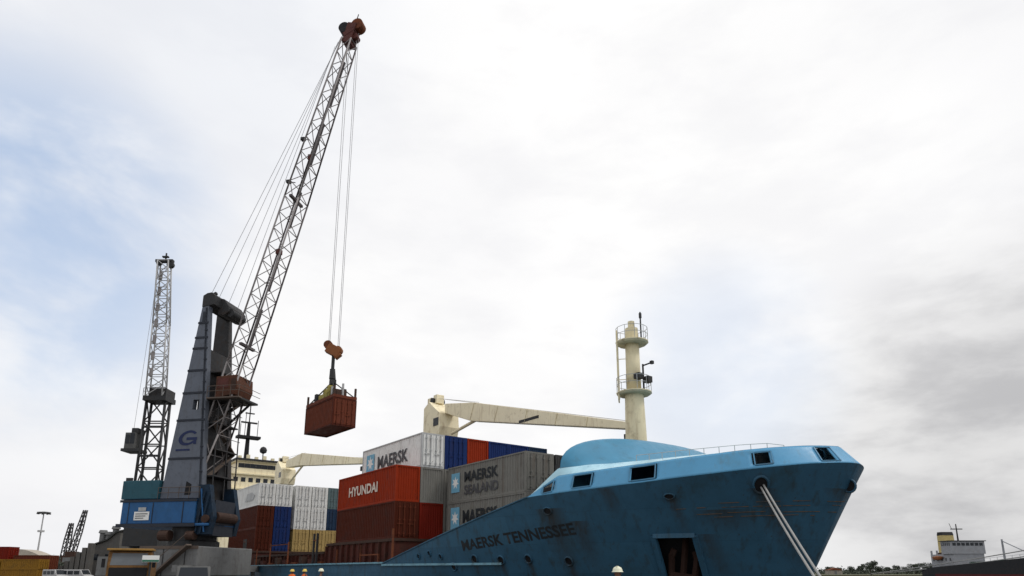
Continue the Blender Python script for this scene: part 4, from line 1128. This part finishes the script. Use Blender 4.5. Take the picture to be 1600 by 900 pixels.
van('grey van parked far back beside the grey shed', (-65.2,107,0), radians(80), M['boompale'])

# containers and stores in the yard
GY = 'yellow boxes stacked in the yard at the far left'
X = -85
for i, (w_, lab) in enumerate(((6.1,'yellow store box at the left picture edge, bottom of the yard row'),(6.1,'yellow store box in the bottom yard row, right end'))):
    container(lab, K['yellow'], (-88+i*6.4,110,0), 6.06, 2.4, 2.0, rz=0, group=GY)
for i, lab in enumerate(('yellow store box on top of the yard row, at the left picture edge','yellow store box on top of the yard row, right end')):
    container(lab, K['yellow'], (-87.8+i*6.3,110,2.02), 6.06, 2.4, 1.55, rz=0, group=GY)
container('tall red container behind the yellow boxes at the left picture edge', K['red'], (-89.2,114,0), 6.06, 2.4, 2.9, rz=0)
container('red container on top of another red one at the left picture edge', K['red'], (-89.6,114,2.92), 6.06, 2.4, 2.75, rz=0)
container('lower reddish container behind the yellow boxes beside the tall red stack', K['rustbox'], (-83.0,114.5,0), 6.06, 2.4, 4.3, rz=0)
def warehouse():
    t = thing('warehouse', 'beige warehouse with a shallow curved roof behind the yellow boxes', 'warehouse', (-144,200,0))
    MB().box(-7,7.5,0,5,0,5.2).build('wall', M['beige'], t)
    P = [(-7.3,5.21)]+[(-7.3+14.9*i/10, 5.4+2.6*sin(pi*(i+.6)/11.2)) for i in range(11)]+[(7.6,5.21)]
    MB().prism(P, -.4, 5.4).build('roof', M['beigeroof'], t)
    for k in range(3): MB().box(-5.5+4.3*k,-2.6+4.3*k,-.06,-.001,0,3.6).build('door', M['chassis'], t)
M['beige'] = mat('beige_cladding', (.30,.27,.23), .8, dirt=(.2,.15,.1), dirt_amt=.4); M['beigeroof'] = mat('beige_roofing', (.40,.36,.30), .8, dirt=(.25,.2,.15), dirt_amt=.4)
warehouse()
def shed():
    t = thing('port_shed', 'dark grey port shed with a stepped sloping roof left of the tall crane', 'shed', (-72,120,0))
    MB().prism([(-1.5,0),(-1.5,5.9),(1.2,7.0),(2.6,8.3),(4.8,8.8),(14,8.8),(14,0)], 0, 14).build('wall', M['shedwall'], t)
    MB().prism([(-1.9,5.9),(-1.9,6.1),(1.1,7.2),(2.5,8.55),(4.8,9.05),(14.3,9.05),(14.3,8.81),(4.8,8.81),(2.6,8.31),(1.2,7.01)], -.4, 14.4).build('roof', M['shedroof'], t)
    for k in range(7): MB().box(-1.0+2.0*k,-.2+2.0*k,-.06,-.001,3.6,4.6).build('window', M['glass'], t)
    for k in range(2): MB().box(2.2+5*k,5.2+5*k,-.08,-.002,0,3.2).build('door', M['chassis'], t)
    for x, z, h in ((-.6,6.4,2.4),(.5,6.9,1.6),(1.6,7.6,1.9),(3.6,8.8,.9)): MB().lathe([(.5,z-.4),(.5,z+h-.6),(.75,z+h-.5),(.6,z+h)], (x,1.2,0), 10).build('roof_vent', M['chassis'], t)
    MB().box(4.8,11.8,-2.8,-.4,0,8.0).build('stair_block', M['shedblock'], t)
    for k in range(6): MB().box(-4.6+.9*k,-3.9+.9*k,-3.5,-2.5,0,2.6+.75*k).build('hopper_rib', M['shedwall'], t)
M['shedwall'] = mat('shed_cladding', (.105,.102,.096), .8, dirt=(.13,.11,.09), dirt_amt=.5, streak=(.05,.04,.035), streak_amt=.5); M['shedroof'] = mat('shed_roofing', (.05,.052,.05), .8)
M['shedblock'] = mat('shed_block_concrete', (.16,.15,.135), .85, dirt=(.08,.07,.06), dirt_amt=.5)
shed()
def flood(label, p, h):
    t = thing('floodlight_mast', label, 'light mast', p, 0, 'floodlight masts over the yard')
    MB().tube((0,0,0),(0,0,h),.42,.2,n=10).build('pole', M['boompale'], t)
    MB().lathe([(1.4,h-.3),(2.4,h),(2.4,h+.25),(.4,h+.5)], (0,0,0), 14).build('lamp_ring', M['chassis'], t)
    lm = MB().box(-.3,.3,-.2,.2,-.35,.1).mesh('lamp')
    for i in range(8): obj('lamp', lm, M['dark'], t, (2.1*cos(i*pi/4),2.1*sin(i*pi/4),h-.25))
    MB().lathe([(1.2,h*.69),(1.2,h*.69+.7)], (0,0,0), 12).build('landing', M['boompale'], t)
flood('tall floodlight mast with a ring of lamps rising behind the beige warehouse', (-186.5,270,0), 24.4)
flood('small faint floodlight mast far off at the left picture edge', (-430,560,0), 25)
def far_crane(label, p, h, lean, body, w):
    t = thing('far_harbour_crane', label, 'crane', p, 0, 'two dark cranes in the distance at the left')
    MB().box(-w/2,w/2,-2,2,0,h*.30).box(-w*.32,w*.32,-1.6,1.6,h*.30,h*.36).build('machine_house', body, t)
    def sq(cx, z, a): return [Vector((cx-a/2,-a/2,z)),Vector((cx+a/2,-a/2,z)),Vector((cx+a/2,a/2,z)),Vector((cx-a/2,a/2,z))]
    lattice('jib', t, [sq(0,h*.33,1.9), sq(lean*.5,h*.66,1.9), sq(lean,h,1.1)], 9, .5, .28, M['towerdark'], M['towerdark'], horiz=False)
    MB().box(-w*.36,w*.3,-2.2,-1.7,h*.20,h*.27).build('cab', M['chassis'], t)
far_crane('distant dark crane with a shorter thick jib, left one of the far pair', (-195.5,300,0), 22.4, 1.2, M['dark'], 6)
far_crane('distant dark crane with a taller slanting jib, right one of the far pair', (-191.5,299,0), 28, 3.2, M['darkbrown'], 6.5)

# ------------------------------------------------------------------ far ship on the right
def far_ship():
    t = thing('cargo_ship', 'distant dark hulled ship with a yellow funnel and grey house at the right', 'ship', (147.5,236,-1.4), -pi/2)
    n = 24; st = [(-2,.7),(0,.95),(4,1),(70,1),(85,.92),(95,.72),(103,.42),(108,.15),(110,.0)]
    def deck(x): return 4.0+.055*x+ (7.0*max(0,(x-80)/30)**1.3 if x > 80 else 0)
    V = []; F = []; lv = (-2.9,-1.3,.2,None)
    rows = []
    for s in (-1, 1):
        for x, b in st:
            for z in (-2.9, 1.9, 2.0, deck(x)): V.append((x-(1.5*(3-z)/6 if x > 90 else 0), s*8*b*(1 if z > 0 else .95), z))
    m = len(st)
    for si in (0, 1):
        for i in range(m-1):
            for j in range(3):
                a = (si*m+i)*4+j; f = (a, a+4, a+5, a+1); F.append(f if si == 0 else f[::-1])
    for j in range(3): F.append((j+1, j, m*4+j, m*4+j+1))
    for i in range(m-1): F.append((i*4+3, (i+1)*4+3, (m+i+1)*4+3, (m+i)*4+3))
    mb = MB(); mb.add(V, F); h = mb.build('hull', M['farhull'], t)
    bt = MB(); bt.box(8, 88, -8.06, -8.01, -1.0, 2.3); bt.build('red_boot_topping', M['farred'], h)
    MB().box(2,14,-5,5,4.2,8.6).build('deck_house', M['farwhite'], t)
    hs = MB().box(9,14.2,-5.5,5.5,8.61,12.6).build('bridge', M['farwhite'], t)
    for k in range(7): MB().box(14.201,14.24,-4.9+1.45*k,-3.8+1.45*k,11.2,12.1).build('window', M['glass'], hs)
    for k in range(5): MB().box(9.4+.95*k,10.0+.95*k,-5.54,-5.501,11.2,12.1).build('window', M['glass'], hs)
    for k in range(5): MB().box(3+2.2*k,3.8+2.2*k,-5.04,-5.001,6.4,7.3).build('window', M['glass'], hs)
    MB().box(8.8,14.5,-6,6,12.61,12.85).build('bridge_roof', M['dark'], hs)
    fu = MB().prism([(1.5,8.61),(5.4,8.61),(5.0,15.0),(1.8,15.0)], -1.8, 1.8).build('funnel', M['funnel'], t)
    MB().prism([(1.75,15.01),(5.05,15.01),(4.6,16.1),(2.2,16.1)], -1.85, 1.85).build('funnel_top', M['black'], fu)
    MB().box(1.2,5.6,-2.1,2.1,8.62,9.3).build('funnel_base', M['darkbrown'], fu)
    MB().tube((9.8,0,12.8),(9.8,0,18.4),.28,.16,n=8).box(9.6,10,-1.9,1.9,16.6,16.9).tube((9.8,-1.6,16.8),(9.8,-2.2,18.6),.08,n=5).build('radar_mast', M['dark'], t)
    for k in range(5): MB().box(22+11*k,30+11*k,-5.5,5.5,4.8,6.0+.35*k).build('hatch', M['farhatch'], t)
    for x in (30, 52): MB().tube((x,0,5),(x,0,12.5),.35,.25,n=8).tube((x,0,12),(x+9,0,8.5),.15,n=6).build('derrick_post', M['farwhite'], t)
    lb = MB().lathe([(.1,-1.0),(.8,-.7),(1.05,0),(1.0,.3),(.2,.55)], (0,0,0), 12).mesh('lifeboat'); o = obj('lifeboat', lb, M['hook'], t, (6.5,-5.6,7.6)); o.scale = (2.6,.8,.9)
    for k in range(3): MB().tube((2+3*k,-4.6,8.62),(2+3*k,-4.6,9.9),.3,n=8).build('vent_pipe', M['farwhite'], t)
    rr = MB()
    for i in range(28): rr.tube((-1+3*i,-7.9,deck(-1+3*i)),(-1+3*i,-7.9,deck(-1+3*i)+1.0),.05,n=4)
    rr.tube((-1,-7.9,deck(-1)+1.0),(80,-7.9,deck(80)+1.0),.05,n=4)
    rr.build('railing', M['farwhite'], t)
    return t
M['farhull'] = mat('far_hull_paint', (.013,.014,.017), .7, dirt=(.05,.03,.025), dirt_amt=.4); M['farred'] = mat('far_red_paint', (.085,.014,.014), .8, dirt=(.05,.02,.02), dirt_amt=.5)
M['farwhite'] = mat('far_house_paint', (.29,.30,.32), .7, dirt=(.25,.2,.18), dirt_amt=.4); M['funnel'] = mat('funnel_yellow', (.50,.40,.17), .6, dirt=(.2,.15,.08), dirt_amt=.4)
M['farhatch'] = mat('far_hatch_paint', (.05,.09,.07), .7)
far_ship()
sb = Vector((137,262,.35))
bollard(sb+Vector((0,2,0)), 'small bollard on the far shore where the distant ropes are made fast')
rope('long rope from the far shore up to the distant ship, upper one', sb+Vector((0,2,.45)), (148,132,14.6), .15, 1.0, group='mooring ropes of the distant ship')
rope('long rope from the far shore up to the distant ship, lower one', sb+Vector((.3,2,.35)), (147.3,132,12.0), .15, 1.2, group='mooring ropes of the distant ship')

# ------------------------------------------------------------------ trees
M['leaf'] = mat('foliage', (.070,.082,.062), .9, dirt=(.05,.06,.045), dirt_amt=.6, dirt_scale=.6, var=.3)
M['bark'] = mat('bark', (.07,.055,.04), .9)
def tree_meshes(h, w, seed, n=1500):
    rnd = random.Random(seed)
    tr = MB().tube((0,0,0),(0,0,h*.45),w*.035,w*.025,n=7)
    cl_ = []
    for k in range(11):
        a = rnd.uniform(0, 2*pi); r = rnd.uniform(.1,.40)*w; z = h*rnd.uniform(.42,.86)
        c = Vector((r*cos(a), r*sin(a), z)); cl_.append((c, rnd.uniform(.13,.24)*w)); tr.tube((0,0,h*rnd.uniform(.3,.45)), c, w*.016, w*.006, n=5)
    lf = MB()
    for i in range(n):
        c, r = rnd.choice(cl_); d = Vector((rnd.gauss(0,1),rnd.gauss(0,1),rnd.gauss(0,.8))).normalized()*r*rnd.uniform(.45,1.12)
        p = c+d; s = w*rnd.uniform(.018,.04)
        a = Vector((rnd.gauss(0,1),rnd.gauss(0,1),rnd.gauss(0,1))).normalized(); b = a.orthogonal().normalized()*s; cc = a.cross(b)
        lf.add([p-b-cc*.6, p+b-cc*.6, p+b+cc*.6, p-b+cc*.6], [(0,1,2,3)])
    return tr.mesh('trunk'), lf.mesh('crown')
TM = [tree_meshes(8,7.5,s) for s in (3,8,15)]
def tree(p, s, label, k, group):
    t = thing('broadleaf_tree', label, 'tree', p, random.uniform(0,6), group)
    t.scale = (s*random.uniform(.9,1.25), s*random.uniform(.9,1.25), s)
    obj('trunk', TM[k][0], M['bark'], t); obj('crown', TM[k][1], M['leaf'], t)
GT = 'trees along the far shore at the right'
ts = [(1296,.62),(1312,.55),(1330,.66),(1346,.72),(1360,1.02),(1374,.66),(1388,.60),(1402,.74),(1416,.62),(1430,.85),(1444,.92),(1458,.95),(1474,.9)]
for i, (x, s) in enumerate(ts):
    Y = 318+9*((i*5) % 4)
    wd = 'tallest round tree on the far shore between the bow and the distant ship' if abs(s-1.02) < .01 else ('first','second','third','fourth','','fifth','sixth','seventh','eighth','ninth','tenth','eleventh','twelfth')[i]+' dark smaller tree counted rightward from the blue bow along the far shore'
    tree(((x-800)/1080*Y, Y, .2), s*.78, wd, i % 3, GT)
bs = MB(); rnd = random.Random(4)
for i in range(5200):
    Y = rnd.uniform(330, 380); xx = rnd.uniform(.40,.80)*Y
    p = Vector((xx, Y, .3+abs(rnd.gauss(0,1.0))+ .8*sin(xx*.13)**2)); s = rnd.uniform(.25,.6)
    a = Vector((rnd.gauss(0,1),rnd.gauss(0,1),rnd.gauss(0,1))).normalized(); b = a.orthogonal().normalized()*s; cc = a.cross(b)
    bs.add([p-b-cc*.6, p+b-cc*.6, p+b+cc*.6, p-b+cc*.6], [(0,1,2,3)])
o = bs.build('shore_bushes', M['leaf']); o['kind'] = 'stuff'; o['label'] = 'low dark bushes along the far shore'
# pale shore hut by the bow
t = thing('shore_hut', 'small pale hut with a reddish roof on the far shore right of the bow', 'hut', (147,316,.35))
MB().box(-3,3,-2,2,0,1.9).build('wall', M['beige'], t); MB().prism([(-3.3,1.9),(3.3,1.9),(0,3.0)], -2.3, 2.3).build('roof', M['rust'], t); MB().box(-.5,.5,-2.04,-2.001,0,1.6).build('door', M['chassis'], t)
for i, (x, Y, s) in enumerate(((-133.5,198,.78),(-128,204,.72),(-140,215,.6))):
    tree((x, Y, 0), s, ('dark tree at the right end of the beige warehouse','dark tree between the beige warehouse and the far cranes','small dark tree behind the beige warehouse')[i], i, 'trees beside the warehouse')
